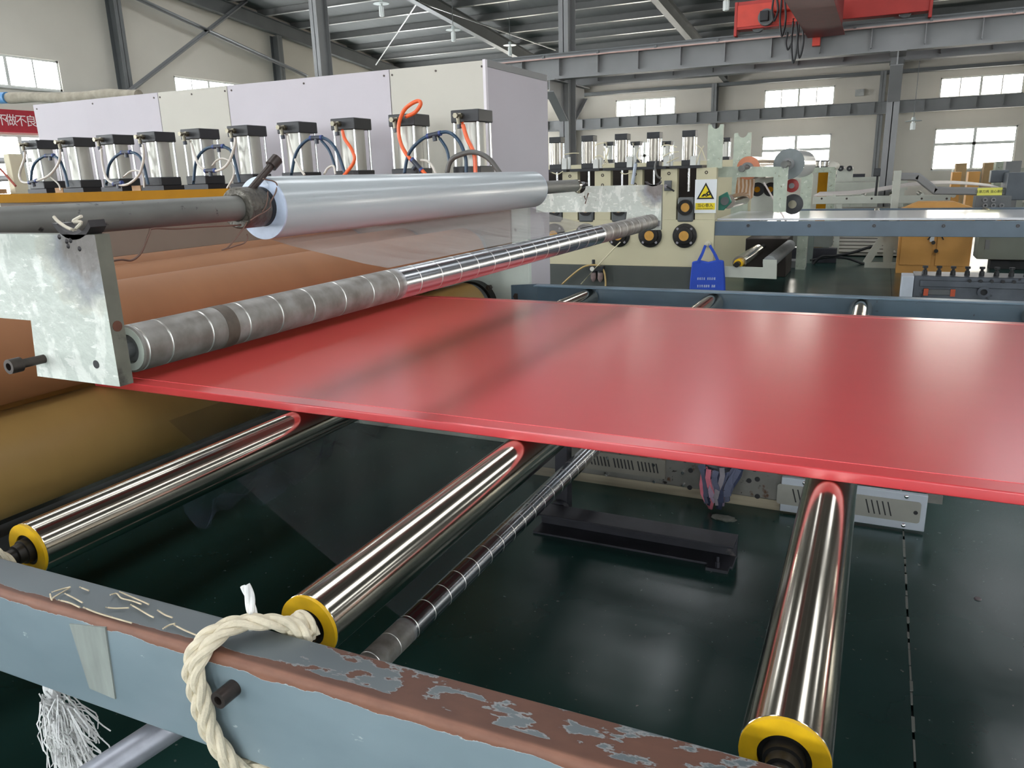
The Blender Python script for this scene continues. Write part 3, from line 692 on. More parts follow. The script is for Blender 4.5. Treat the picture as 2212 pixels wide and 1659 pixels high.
hose([(840,1210),(890,1170),(940,1165),(975,1190),(985,1280)], m_hc, .0055, 'thin clear hose end curling at a cylinder foot', 'thin clear hose ends')
hose([(1445,1135),(1480,1095),(1530,1082),(1585,1120),(1595,1200),(1550,1285)], m_hc, .0055, 'thin clear hose end curling at a cylinder foot', 'thin clear hose ends')
hose([(355,850),(380,960),(430,1060),(465,1115)], m_hc, .007, 'clear hose dropping from the cylinder beside the shaft screw', None, O2)
hose([(590,1110),(615,1070),(650,1058),(662,1110)], m_hc, .006, 'small clear hose bend just above the film roll', 'small clear hose bends', O2)
hose([(1200,1020),(1245,1025),(1280,1060),(1305,1115)], m_hc, .006, 'small clear hose bend just above the film roll', 'small clear hose bends', O2)

# white panelled enclosure behind the cylinders
m_lav = mat('lavender_white_board', lin(190, 184, 189), .6, var=.025, scale=3); m_crm = mat('cream_board', lin(190, 186, 174), .6, var=.03, scale=3); m_trim = mat('board_trim', lin(222, 216, 220), .5, var=.02)
en = thing('machine_enclosure', 'tall lavender and cream panelled enclosure behind the haul-off', 'enclosure', (-3.2, 3.6, 0))
ex = [-5.03, -3.755, -3.146, -1.93, -1.327]; EY0, EY1, EZ = 3.21, 4.06, 2.014
for i in range(4):
    b = MB(); b.box(ex[i] + .0025, ex[i + 1] - .0025, EY0, EY0 + .012, 0, EZ); pn_ = obj('panel', b, (m_lav, m_crm)[i % 2], en, bevel=.001)
    for (dx, dz) in ((.03, .03), (.5, .03), (.97, .03)):
        s_ = MB(); xx = ex[i] + (ex[i + 1] - ex[i]) * dx; s_.cyl((xx, EY0, EZ - dz), (xx, EY0 - .003, EZ - dz), .006, 8); obj('screw', s_, m_bolt, pn_)
b = MB(); b.box(ex[4] - .012, ex[4], EY0 + .012, EY1, 0, EZ); obj('side_panel', b, m_lav, en, bevel=.001)
b = MB(); b.box(ex[0], ex[0] + .012, EY0 + .012, EY1, 0, EZ); obj('side_panel', b, m_lav, en, bevel=.001)
b = MB(); b.box(ex[0], ex[4], EY1, EY1 + .012, 0, EZ); obj('back_panel', b, m_lav, en, smooth=0)
b = MB(); b.box(ex[0], ex[4] - .012, EY0 + .012, EY1, EZ - .02, EZ - .008); obj('roof_panel', b, m_trim, en, smooth=0)
b = MB(); b.box(ex[4] - .012, ex[4] + .004, EY0 - .004, EY0 + .02, 0, EZ + .004); obj('corner_trim', b, m_trim, en, smooth=0)
b = MB(); b.box(ex[4] - .02, ex[4] + .003, EY0 + .02, EY1, EZ - .03, EZ + .006); obj('top_trim', b, m_steel, en, smooth=0)

# ------------------------------------------------------------------ unwind brackets, shaft, film roll, grooved idler
m_bw = mat('scraped_greenish_white_paint', lin(196, 202, 192), .36, var=.05, scale=10, spots=[(lin(222, 225, 216), 26, .54, .05, (1, 1, .45)), (lin(226, 228, 220), 60, .58, .03, (.5, 1, 1.3)), (lin(150, 132, 104), 11, .68, .06), (lin(96, 62, 56), 46, .70, .02, (1, 1, .4))], bump=.3, bscale=40)
def scorch(m, cx, cz):
    """heat-tint around the weld: grey-blue core, tan halo, in the plate's own coordinates"""
    nt = m.node_tree; N = nt.nodes; L = nt.links; bs = N['Principled BSDF']; src = bs.inputs['Base Color'].links[0].from_socket
    tc = N.new('ShaderNodeTexCoord'); sx = N.new('ShaderNodeSeparateXYZ'); L.new(tc.outputs['Object'], sx.inputs[0])
    cb = N.new('ShaderNodeCombineXYZ'); L.new(sx.outputs['X'], cb.inputs['X']); L.new(sx.outputs['Z'], cb.inputs['Z'])
    ds = N.new('ShaderNodeVectorMath'); ds.operation = 'DISTANCE'; L.new(cb.outputs[0], ds.inputs[0]); ds.inputs[1].default_value = (cx, 0, cz)
    nz = N.new('ShaderNodeTexNoise'); nz.inputs['Scale'].default_value = 30; nz.inputs['Detail'].default_value = 5; L.new(tc.outputs['Object'], nz.inputs['Vector'])
    ad = N.new('ShaderNodeMath'); ad.operation = 'MULTIPLY_ADD'; L.new(nz.outputs['Fac'], ad.inputs[0]); ad.inputs[1].default_value = -.06; L.new(ds.outputs['Value'], ad.inputs[2])
    rp = N.new('ShaderNodeValToRGB'); e = rp.color_ramp.elements
    e[0].position = .0; e[0].color = lin(96, 84, 82); e[1].position = .022; e[1].color = lin(128, 130, 136)
    q = e.new(.045); q.color = lin(150, 148, 142); q = e.new(.058); q.color = lin(186, 168, 134)
    L.new(ad.outputs[0], rp.inputs[0])
    mr = N.new('ShaderNodeMapRange'); mr.inputs['From Min'].default_value = .03; mr.inputs['From Max'].default_value = .062; mr.inputs['To Min'].default_value = .85; mr.inputs['To Max'].default_value = 0.; L.new(ad.outputs[0], mr.inputs['Value'])
    mx = N.new('ShaderNodeMixRGB'); L.new(mr.outputs[0], mx.inputs[0]); L.new(src, mx.inputs[1]); L.new(rp.outputs[0], mx.inputs[2]); L.new(mx.outputs[0], bs.inputs['Base Color'])
m_bedge = mat('bare_plate_edge', lin(108, 108, 96), .6, var=.2, scale=20, spots=[(lin(46, 44, 40), 14, .6, .1)])
m_burn = mat('welded_scorched_steel', lin(58, 55, 56), .45, metal=.4, var=.4, scale=30)
BX1, BZ1, BZ0 = -.292, 1.361, 1.154
lx = P(85, 833, y=.003).x; nz = P(40, 690, y=.003).z; nx = P(66, 690, y=.003).x
XS, ZS = -.70, 1.366
scorch(m_bw, BX1 + .6 - .028, BZ1 - BZ0 - .02)
def bracket(y0, label, near):
    t = thing('unwind_bracket', label, 'bracket', (-.6, y0, BZ0))
    notch = [(XS + .034 * cos(radians(a)), BZ1 - .0 + .034 * sin(radians(a))) for a in range(180, 361, 20)]
    poly = [(-.93, BZ1)] + notch + [(BX1, BZ1), (BX1, BZ0), (lx, BZ0), (nx, nz), (-.93, nz)]
    b = MB(); n = len(poly); b.prism(poly, 'xz', y0, y0 + .022, 0)
    b.mi = [0, 0] + [1] * n; obj('plate', b, [m_bw, m_bedge], t, smooth=0)
    for xs in (BX1 - .042, XS):
        b = MB(); arc = [(xs + r_ * cos(radians(a)), BZ1 + .040 + r_ * sin(radians(a))) for r_, rg in ((.047, range(212, 329, 9)), (.040, range(328, 211, -9))) for a in rg]
        b.prism(arc, 'xz', y0 + .0, y0 + .024); obj('saddle', b, m_burn, t, label='dark welded half-pipe saddle')
    if near:
        b = MB(); p = P(95, 775, y=y0)
        b.cyl((p.x, y0 + .002, p.z), (p.x, y0 - .035, p.z), .0065, 16); b.ring((p.x, y0, p.z), (0, -1, 0), .035, .052, .0055, .0105, 20); b.cyl((p.x, y0 - .034, p.z), (p.x, y0 - .044, p.z), .006, 12); obj('socket_bolt', b, m_bolt, t)
        b = MB(); p = P(208, 787, y=y0); b.cyl((p.x, y0 - .0006, p.z), (p.x, y0 + .004, p.z), .006, 16); obj('bolt_hole', b, m_black, t)
        p = P(237, 708, x=BX1); b = MB(); b.cyl((BX1 - .004, y0 + .011, p.z), (BX1 + .0006, y0 + .011, p.z), .0075, 16); obj('side_hole', b, m_rust, t)
        # scorch marks and weld spatter beside the saddle
        b = MB(); rn = random.Random(3); sp = []
        for k in range(5): a = BX1 - .042 + rn.uniform(-.03, .03); b.lathe((a, y0 + .001, BZ1 - .008 + rn.uniform(-.012, .008)), (0, -1, 0), [(0, .004), (.0015, .0035), (.003, .001)], 8)
        obj('weld_spatter', b, m_burn, t)
        for pts in ([(158, 497), (142, 490), (125, 478), (116, 468)], [(162, 496), (176, 480), (158, 478), (176, 467)]):
            b = MB(); b.tube(spline([P(u, v, y=y0 - .008) for u, v in pts], 5), .0022, 6); obj('glue_string', b, mat('dried_glue', lin(206, 196, 178), .5), t)
    else:
        b = MB(); b.lathe((-.335, y0 + .001, 1.1935), (0, -1, 0), [(0, .030), (.02, .030), (.022, .024), (.06, .024)], 24); obj('roller_clamp', b, m_steel, t)
        b = MB(); b.hexa([(-.36, y0 - .02, 1.17), (BX1 - .004, y0 - .02, 1.172), (BX1 - .004, y0, 1.172), (-.36, y0, 1.17), (-.36, y0 - .02, 1.225), (BX1 - .004, y0 - .02, 1.195), (BX1 - .004, y0, 1.195), (-.36, y0, 1.225)]); obj('clamp_ear', b, m_steel, t)
        b = MB(); b.ring((BX1 - .018, y0 - .02, 1.187), (0, -1, 0), 0, .012, .004, .009, 16); obj('socket_bolt', b, m_bolt, t)
        for pts in ([(1262, 423), (1265, 431)], [(1271, 417), (1264, 440)]):
            b = MB(); b.tube([P(u, v, y=y0 - .001) for u, v in pts], .003, 4); obj('paint_scratch', b, m_rust, t)
    return t
bracket(.003, 'scraped white steel bracket plate holding the near end of the grooved roller', True)
bracket(2.94, 'white steel bracket plate in front of the cream machine, holding the shaft end', False)

m_shaft = mat('worn_dark_steel_shaft', lin(112, 112, 107), .5, metal=.3, var=.2, scale=14, stretch=(1, .5, 1), spots=[(lin(42, 42, 40), 50, .64, .08)])
t = thing('unwind_shaft', 'long dark steel shaft carrying the film roll', 'shaft', (XS, 1.2, ZS))
b = MB(); b.lathe((XS, -.45, ZS), (0, 1, 0), [(0, .026), (.003, .028), (3.32, .028), (3.324, .026)], 40); obj('shaft_tube', b, m_shaft, t)
b = MB(); b.ring((XS, 2.875, ZS), (0, 1, 0), .001, .03, .022, .0285, 32); obj('end_collar', b, m_chrome, t)
b = MB(); b.cyl((XS, 2.87, ZS), (XS, 3.0, ZS), .016, 20); obj('shaft_end', b, m_steel, t)
# locking collar with its screw and wire
t = thing('locking_collar', 'rough cast locking collar with a tall socket screw beside the film roll', 'collar', (XS, .70, ZS))
m_cast = mat('rough_cast_iron', lin(96, 92, 84), .45, metal=.5, var=.3, scale=70, bump=.6, bscale=90)
b = MB(); b.ring((XS, .675, ZS), (0, 1, 0), 0, .07, .027, .047, 40); obj('collar_ring', b, m_cast, t, bevel=.004)
b = MB(); b.ring((XS, .745, ZS), (0, 1, 0), 0, .022, .027, .046, 40); obj('rubber_sleeve', b, m_black, t)
pa = Vector((XS + .012, .715, ZS + .040)); pb = P(597, 345, x=XS + .03); d = (pb - pa).normalized(); Ls = (pb - pa).length
b = MB(); b.cyl(pa, pa + d * (Ls - .02), .0085, 16); sk_ = obj('screw_shank', b, m_bolt, t)
b = MB(); b.ring(pa, d, Ls - .022, Ls + .004, .007, .014, 24); b.cyl(pa + d * (Ls - .02), pa + d * (Ls - .008), .0075, 6); obj('screw_head', b, m_bolt, sk_)
wire = mat('rusty_tie_wire', lin(118, 92, 80), .5, metal=.4, var=.2)
O3 = (440, 330, 7.373)
def wpx(pts, x): return [P(O3[0] + a / O3[2], O3[1] + c / O3[2], x=x) for a, c in pts]
b = MB(); b.tube(spline(wpx([(945,415),(1010,430),(1100,450),(1165,500),(1150,620),(1100,720),(1060,800),(1060,870),(960,950),(860,1000),(740,1080)], XS + .052), 6), .0016, 6); obj('tie_wire', b, wire, t)
b = MB(); b.tube(spline(wpx([(1020,610),(1020,700),(990,850),(930,940)], XS + .051), 6), .0014, 6); obj('tie_wire', b, wire, t)
b = MB(); b.tube(spline(wpx([(690,1100),(640,1190),(560,1300),(480,1400),(380,1510),(290,1550),(400,1520),(520,1480),(640,1440),(700,1360),(690,1290)], XS + .03), 6), .0016, 6); obj('tie_wire', b, wire, t)
b = MB(); b.tube(spline([P(u, v, x=XS + .02) for u, v in ((520, 486), (440, 490), (380, 494), (330, 494), (322, 505), (305, 545), (285, 562), (262, 561), (235, 565))], 6), .0022, 6); obj('tie_wire', b, wire, t)

# film roll and the web drawn from it
m_film = mat('milky_film_roll', lin(178, 186, 188), .3, var=.03, scale=3, stretch=(6, .2, 6), coat=.5, coat_rough=.12, spec=.5)
m_filme = mat('film_roll_end', lin(200, 212, 232), .3, var=.05, scale=60, coat=.4)
t = thing('film_roll', 'milky roll of clear plastic film on the dark shaft', 'film roll', (XS, 1.56, 1.362))
b = MB(); b.lathe((XS, .762, 1.362), (0, 1, 0), [(0, .0735), (1.599, .0735)], 64, cap=False); obj('wound_film', b, m_film, t)
b = MB(); b.ring((XS, .757, 1.362), (0, 1, 0), 0, .006, .043, .0735, 64); obj('roll_face', b, m_filme, t); b = MB(); b.ring((XS, 2.359, 1.362), (0, 1, 0), 0, .004, .043, .0735, 64); obj('roll_face', b, m_filme, t)
b = MB(); b.ring((XS, .760, 1.362), (0, 1, 0), 0, 1.6, .038, .043, 48); obj('core_tube', b, mat('cardboard_core', lin(150, 128, 100), .8), t)

def film_mat(name, tint, opac, rough=.12):
    m = bpy.data.materials.new(name); m.use_nodes = True; nt = m.node_tree; N = nt.nodes; L = nt.links
    b = N['Principled BSDF']; b.inputs['Base Color'].default_value = tint; b.inputs['Roughness'].default_value = rough; b.inputs['Specular IOR Level'].default_value = .8
    tr = N.new('ShaderNodeBsdfTransparent'); mx = N.new('ShaderNodeMixShader'); mx.inputs[0].default_value = opac
    L.new(tr.outputs[0], mx.inputs[1]); L.new(b.outputs[0], mx.inputs[2]); L.new(mx.outputs[0], N['Material Output'].inputs['Surface'])
    tc = N.new('ShaderNodeTexCoord'); nz = N.new('ShaderNodeTexNoise'); nz.inputs['Scale'].default_value = 6; mp = N.new('ShaderNodeMapping'); mp.inputs['Scale'].default_value = (.4, 1.2, .4); L.new(tc.outputs['Object'], mp.inputs['Vector']); L.new(mp.outputs[0], nz.inputs['Vector'])
    bp = N.new('ShaderNodeBump'); bp.inputs['Strength'].default_value = .25; bp.inputs['Distance'].default_value = .02; L.new(nz.outputs['Fac'], bp.inputs['Height']); L.new(bp.outputs[0], b.inputs['Normal'])
    return m
m_web = film_mat('clear_film_web', lin(172, 166, 162), .55)
def web(name, prof, yl, yr, m, label, org, ny=24, wob=.004):
    """sheet swept across y along an (x, z) profile, edges yl[i]..yr[i]"""
    mb = MB(); rn = random.Random(7); n = len(prof)
    for i, (x, z) in enumerate(prof):
        f = i / (n - 1)
        for j in range(ny + 1):
            y = yl[0] + (yl[1] - yl[0]) * f + ((yr[0] + (yr[1] - yr[0]) * f) - (yl[0] + (yl[1] - yl[0]) * f)) * j / ny
            mb.v.append((x, y, z + wob * sin(f * pi) * sin(y * 9 + f * 3) * sin(f * pi)))
    for i in range(n - 1):
        for j in range(ny): a = i * (ny + 1) + j; mb.face((a, a + 1, a + ny + 2, a + ny + 1))
    o = solo(name, mb, m, label, 'plastic film', org=org, smooth=80)
    return o
IX, IZ, IR = -.33, 1.1935, .0348
web('film_web', [(XS + .012, 1.2885), (-.62, 1.272), (-.55, 1.258), (-.48, 1.247), (-.41, 1.237), (-.345, 1.2295)], (.762, .747), (2.33, 2.14), m_web, 'clear film web stretched from the milky roll down to the grooved roller', (XS, 1.5, 1.25))

# grooved idler roller: light grooves cut into the tube, dirty at the near end, shiny under the film
m_groove = mat('groove_bright_metal', lin(214, 212, 206), .3, metal=.8, var=.05)
def idler_mat(name, ya, yb):
    m = bpy.data.materials.new(name); m.use_nodes = True; nt = m.node_tree; N = nt.nodes; L = nt.links; b = N['Principled BSDF']
    tc = N.new('ShaderNodeTexCoord'); sx = N.new('ShaderNodeSeparateXYZ'); L.new(tc.outputs['Object'], sx.inputs[0])
    nz = N.new('ShaderNodeTexNoise'); nz.inputs['Scale'].default_value = 22; nz.inputs['Detail'].default_value = 6; L.new(tc.outputs['Object'], nz.inputs['Vector'])
    def step(a, c):
        q = N.new('ShaderNodeMapRange'); q.inputs['From Min'].default_value = a; q.inputs['From Max'].default_value = c; L.new(sx.outputs['Y'], q.inputs['Value']); return q.outputs[0]
    ml = N.new('ShaderNodeMath'); ml.operation = 'MULTIPLY'; L.new(step(ya - .01, ya + .01), ml.inputs[0]); L.new(step(yb + .01, yb - .01), ml.inputs[1])
    c1 = N.new('ShaderNodeValToRGB'); c1.color_ramp.elements[0].position = .35; c1.color_ramp.elements[1].position = .7; c1.color_ramp.elements[0].color = lin(112, 106, 98); c1.color_ramp.elements[1].color = lin(158, 155, 150); L.new(nz.outputs['Fac'], c1.inputs[0])
    mx = N.new('ShaderNodeMixRGB'); L.new(ml.outputs[0], mx.inputs[0]); L.new(c1.outputs[0], mx.inputs[1]); mx.inputs[2].default_value = lin(200, 202, 206)
    L.new(mx.outputs[0], b.inputs['Base Color'])
    q = N.new('ShaderNodeMapRange'); q.inputs['To Min'].default_value = .5; q.inputs['To Max'].default_value = .2; L.new(ml.outputs[0], q.inputs['Value']); L.new(q.outputs[0], b.inputs['Roughness'])
    q = N.new('ShaderNodeMapRange'); q.inputs['To Min'].default_value = .35; q.inputs['To Max'].default_value = 1.; L.new(ml.outputs[0], q.inputs['Value']); L.new(q.outputs[0], b.inputs['Metallic'])
    return m
def grooved(name, x, z, y0, y1, r, grooves, mt, label, band=None):
    t = thing(name, label, 'roller', (x, 0, z))
    prof = [(0, r - .004), (.002, r)]; ms = [0]
    for g in grooves:
        t_ = g - y0; prof += [(t_ - .0016, r), (t_ - .0006, r - .0012), (t_ + .0006, r - .0012), (t_ + .0016, r)]; ms += [0, 1, 1, 1]
    prof += [(y1 - y0 - .002, r), (y1 - y0, r - .004)]; ms += [0, 0]
    b = MB(); b.lathe((x, y0, z), (0, 1, 0), prof, 48, cap=False, ms=ms); obj('roller_tube', b, [mt, m_groove], t, smooth=30)
    b = MB(); b.ring((x, y0, z), (0, 1, 0), .0, .012, r * .62, r - .003, 40); obj('end_ring', b, m_white, t); b = MB(); b.ring((x, y1, z), (0, 1, 0), -.012, 0, r * .5, r - .003, 40); obj('end_ring', b, m_white, t)
    b = MB(); b.lathe((x, y0 + .012, z), (0, -1, 0), [(0, r * .55), (.008, r * .55), (.009, r * .36), (.05, r * .36)], 24); obj('axle', b, m_steel_d, t); b = MB(); b.cyl((x, y1 - .012, z), (x, y1 + .07, z), r * .4, 20); obj('axle', b, m_steel_d, t)
    if band:
        b = MB(); b.ring((x, 0, z), (0, 1, 0), band[0], band[1], r - .001, r + .0005, 48); obj('grime_band', b, mat('brown_grime', lin(86, 76, 66), .6, var=.25, scale=60), t)
    return t
gr = [.062 + .0 , .104, .183, .264, .344]; y = .43
while y < 2.8: gr.append(y); y += .0945
grooved('grooved_idler_roller', IX, IZ, .054, 2.90, IR, gr, idler_mat('idler_metal', .74, 2.14), 'long grooved steel idler roller just above the red sheet, film wrapping it', band=(.215, .240))
gr = [ .02 + .085 * k for k in range(33)]
grooved('grooved_lower_roller', -.386, .286, -.03, 2.86, IR, gr, idler_mat('lower_idler_metal', .77, 2.36), 'grooved steel roller low under the table, guiding the clear film')
web('lower_film_web', [(-.395, .3215), (-.55, .41), (-.75, .53), (-.95, .655), (-1.143, .775)], (.77, .77), (2.02, 2.02), film_mat('lower_film', lin(110, 110, 116), .2, .1), 'clear film running up from the low grooved roller towards the haul-off', (-.8, 1.5, .3), wob=.002)
for y0 in (-.10, 2.88):
    b = MB(); b.prism([(-.95, .20), (-.34, .20), (-.34, .34), (-.52, .34), (-.52, .30), (-.95, .30)], 'xz', y0, y0 + .02)
    solo('lower_bracket', b, m_white, 'white steel bracket low on the haul-off holding the lower grooved roller', 'bracket', 'lower brackets', smooth=0)

# ------------------------------------------------------------------ rope, tassel, scraps and things under the table
m_rope = mat('beige_rope_fibre', lin(214, 203, 178), .8, var=.12, scale=60, bump=.3, bscale=200); m_ropew = mat('white_rope_fibre', lin(232, 232, 230), .8, var=.06, scale=60, bump=.3, bscale=200)
def rope(root, path, r, m, turns_per_m=38, phase=0.0, n=14):
    pts = spline(path, n); L_ = 0; out = [[], [], []]; prev = None
    for i, p in enumerate(pts):
        t = (pts[min(i + 1, len(pts) - 1)] - pts[max(i - 1, 0)]).normalized()
        if prev is None: u = t.cross(Vector((.3, .2, .9))).normalized()
        else: u = (prev - t * prev.dot(t)).normalized()
        prev = u; w = t.cross(u)
        if i: L_ += (p - pts[i - 1]).length
        for k in range(3):
            a = phase + L_ * turns_per_m * 2 * pi / 3 + k * 2 * pi / 3
            out[k].append(p + (u * cos(a) + w * sin(a)) * r * .52)
    for k in range(3): b = MB(); b.tube(out[k], r * .56, 8); obj('strand', b, m, root)
t = thing('tied_rope', 'beige twisted rope looped around the rail and the roller axle', 'rope', (-.03, -.1, .72))
base = [(.03, -.050, .872), (.018, -.058, .893), (-.006, -.075, .902), (-.030, -.098, .905), (-.047, -.128, .897), (-.054, -.143, .872), (-.053, -.143, .835), (-.046, -.143, .795), (-.030, -.142, .762), (-.014, -.138, .738), (.004, -.118, .731), (.008, -.09, .731), (.006, -.055, .745), (.006, -.046, .80), (.02, -.043, .855)]
rope(t, base, .0098, m_rope)
off = [(p[0] + .018 - .004 * (i % 2), p[1] - (.004 if 4 < i < 9 else 0), p[2] + (.003 if i < 5 else 0)) for i, p in enumerate(base)]
rope(t, off, .0092, m_rope, phase=1.0)
rope(t, [(.02, -.05, .885), (.028, -.045, .900), (.040, -.040, .890), (.045, -.040, .872)], .008, m_rope)
rope(t, [(-.012, -.080, .892), (-.016, -.076, .908), (-.021, -.072, .928), (-.027, -.070, .944)], .0062, m_ropew)
t = thing('rope_scrap', 'bit of beige rope wound on the axle beside the tan rubber roller', 'rope', (-.6, -.04, .85))
rope(t, [(-.60, -.045, .868), (-.575, -.05, .874), (-.556, -.045, .86), (-.56, -.035, .835), (-.59, -.035, .832), (-.605, -.045, .85), (-.59, -.055, .872), (-.63, -.06, .90)], .0075, m_rope)

# frayed white rope end hanging under the rail
t = thing('frayed_rope_end', 'frayed white rope tassel hanging below the rail', 'rope', (-.39, -.10, .58))
rope(t, [(-.435, -.085, .76), (-.432, -.09, .72), (-.425, -.095, .69), (-.418, -.10, .665)], .010, m_ropew)
rope(t, [(-.418, -.10, .665), (-.412, -.10, .64), (-.418, -.10, .61), (-.402, -.10, .588)], .013, m_ropew)
fb = MB(); rn = random.Random(11)
for k in range(260):
    a = Vector((-.425 + rn.uniform(-.008, .012), -.10 + rn.uniform(-.015, .015), .70 - rn.uniform(0, .1)))
    s_ = rn.uniform(.02, .085); sw = rn.uniform(0, 1)
    e = a + Vector((s_ * (.25 + .7 * sw), rn.uniform(-.025, .025), -s_ * (.95 - .5 * sw)))
    mid = (a + e) / 2 + Vector((.012 * sw, rn.uniform(-.008, .008), .014 * sw))
    fb.tube([a, mid, e, e + Vector((rn.uniform(-.004, .012), rn.uniform(-.006, .006), -rn.uniform(.004, .014)))], .0011, 3)
obj('loose_fibres', fb, m_ropew, t, kind='stuff')

# dry scraps on the rail top
m_scrap = mat('dry_fibre_scrap', lin(196, 182, 154), .8, var=.15, scale=60)
zt_r = .8872
def scrap(pts, r, flat):
    w = [P(u, v, z=zt_r + (.001 if i % 2 else .003)) for i, (u, v) in enumerate(pts)]
    b = MB(); b.tube(spline(w, 4), r, 5)
    solo('fibre_scrap', b, m_scrap, 'dry pale fibre scrap lying on top of the rail', 'scrap', 'fibre scraps on the rail')
for q in ([(108,1283),(112,1296),(116,1290),(150,1270)], [(112,1279),(135,1272),(152,1268)], [(140,1282),(160,1292),(178,1302)], [(126,1296),(150,1302),(172,1312)], [(238,1285),(252,1282),(262,1292),(285,1298),(305,1305)], [(282,1306),(300,1316),(320,1328),(332,1334)], [(258,1278),(276,1286),(300,1296),(322,1306)],
          [(340,1318),(356,1328),(372,1334)], [(376,1350),(400,1362),(436,1377)], [(352,1358),(366,1350),(378,1347)], [(172,1268),(192,1276)], [(228,1312),(250,1314),(278,1313)], [(180,1312),(210,1324),(250,1336),(285,1346)]): scrap(q, .0011, 1)

# leaning pipe leg and plank under the rail
a = P(345, 1585, y=-.10); a2 = P(232, 1659, y=-.16); d = (a2 - a).normalized(); e = a + d * .75
b = MB(); b.cyl(a - d * .05, e, .021, 24)
t = thing('pipe_strut', 'bare grey steel pipe strut slanting out below the rail', 'pipe', e); obj('pipe', b, mat('galvanised_pipe', lin(158, 160, 168), .4, metal=.5, var=.15, scale=30), t)
b = MB(); b.box(-.90, -.84, -.13, -.09, 0, .735); obj('table_leg', b, m_rail2, t, smooth=0)
b = MB(); b.box(-.86, -.20, -.12, -.09, .28, .34); obj('stretcher', b, mat('dark_brown_steel', lin(60, 52, 46), .6, var=.1), t, smooth=0)

# crumpled film under the tan roller
mb = MB(); rn = random.Random(5); nx_, ny_ = 10, 26
for i in range(nx_ + 1):
    for j in range(ny_ + 1):
        x = -1.16 + .16 * i / nx_; y = .75 + .9 * j / ny_
        mb.v.append((x + .02 * sin(j * 1.3 + i), y, .50 + .035 * sin(i * .7 + j * .5) + .025 * sin(j * .9) + rn.uniform(-.006, .006)))
for i in range(nx_):
    for j in range(ny_): q = i * (ny_ + 1) + j; mb.face((q, q + 1, q + ny_ + 2, q + ny_ + 1))
solo('crumpled_film', mb, film_mat('crumpled_film', lin(110, 126, 150), .12, .2), 'crumpled clear film scrap sagging below the tan roller', 'plastic film', smooth=60)

# base channel, leg and foot on the floor
m_dark = mat('dark_dusty_steel', lin(52, 52, 58), .5, metal=.3, var=.25, scale=10, spots=[(lin(110, 104, 100), 12, .68, .08)])
t = thing('table_underframe', 'dark steel floor channel with a leg and levelling foot under the table', 'underframe', (-.12, 1.98, 0))
b = MB(); b.box(-.54, .26, 1.94, 2.05, .082, .092); b.box(-.54, .26, 2.03, 2.05, .004, .082); b.box(-.54, .26, 1.94, 2.05, 0, .010); obj('channel', b, m_dark, t, bevel=.002)
b = MB(); b.box(.17, .25, 1.90, 1.945, 0, .012); b.cyl((.21, 1.918, .012), (.21, 1.918, .035), .009, 6); b.cyl((.21, 1.918, .03), (.21, 1.918, .055), .005, 8); obj('anchor_bolt', b, m_dark, t)
b = MB(); b.box(-.50, -.445, 2.09, 2.145, .05, .76); obj('post', b, m_dark, t, bevel=.003)
b = MB(); b.lathe((-.475, 2.09, 0), (0, 0, 1), [(0, .045), (.012, .045), (.02, .015), (.06, .012)], 20); b.ring((-.475, 2.085, .055), (0, -1, 0), 0, .03, .02, .045, 24); obj('levelling_foot', b, m_dark, t)

# extrusion die resting on a timber under the far rail
m_die = mat('stained_die_steel', lin(120, 118, 112), .45, metal=.5, var=.2, scale=9, spots=[(lin(92, 66, 48), 14, .60, .06), (lin(40, 36, 32), 26, .64, .05)])
m_gal = mat('galvanised_plate', lin(182, 188, 196), .4, metal=.4, var=.1, scale=7)
t = thing('extrusion_die', 'long stained steel die block lying on a timber under the far rail', 'die', (0, 2.6, 0))
b = MB(); b.box(-.80, .60, 2.53, 2.70, .045, .22); obj('die_body', b, m_die, t, bevel=.004)
b = MB(); b.box(-.95, .55, 2.532, 2.72, 0, .045); obj('timber', b, mat('old_timber', lin(150, 140, 120), .8, var=.2, scale=12, stretch=(.2, 4, 4)), t, smooth=0)
b = MB(); b.box(-.52, -.14, 2.520, 2.53, .075, .165); sp_ = obj('slotted_plate', b, mat('old_slotted_plate', lin(128, 124, 114), .5, metal=.3, var=.15), t, smooth=0)
for g_ in range(3):
    for k in range(6):
        x = -.49 + g_ * .115 + k * .017; b = MB(); b.hexa([(x, 2.5185, .10), (x + .006, 2.5185, .10), (x + .006, 2.522, .10), (x, 2.522, .10), (x - .010, 2.5185, .145), (x - .004, 2.5185, .145), (x - .004, 2.522, .145), (x - .010, 2.522, .145)]); obj('slot', b, m_black, sp_, smooth=0)
for k in range(14):
    x = -.74 + k * .095; b = MB(); b.cyl((x, 2.531, .195), (x, 2.5285, .195), .010, 12); obj('bolt_hole', b, m_black, t)
for (u, v) in ((1312, 989), (1412, 1004), (1413, 1040), (1311, 1025), (1476, 1048), (1475, 1021)):
    p = P(u, v, y=2.52); b = MB(); b.cyl((p.x, 2.53, p.z), (p.x, 2.514, p.z), .007, 12); obj('screw', b, m_rod, t)
for (u, v) in ((1492, 1016), (1490, 1053), (1618, 1038), (1636, 1035), (1636, 1072)):
    p = P(u, v, y=2.53); b = MB(); b.cyl((p.x, 2.5315, p.z), (p.x, 2.5275, p.z), .011, 14); obj('bolt_hole', b, m_black, t)
for k in range(26):
    x = -.66 + k * .05; b = MB(); b.box(x, x + .012 + .01 * (k % 3), 2.5285, 2.531, .165 + .012 * (k % 2), .218); obj('rust_streak', b, m_rust if k % 3 else m_black, t, smooth=0)
t = thing('slotted_end_cover', 'bright galvanised slotted cover plate at the end of the die block', 'cover plate', (.65, 2.52, 0))
b = MB(); b.box(.36, .905, 2.505, 2.528, .012, .165); obj('plate', b, m_gal, t, bevel=.002)
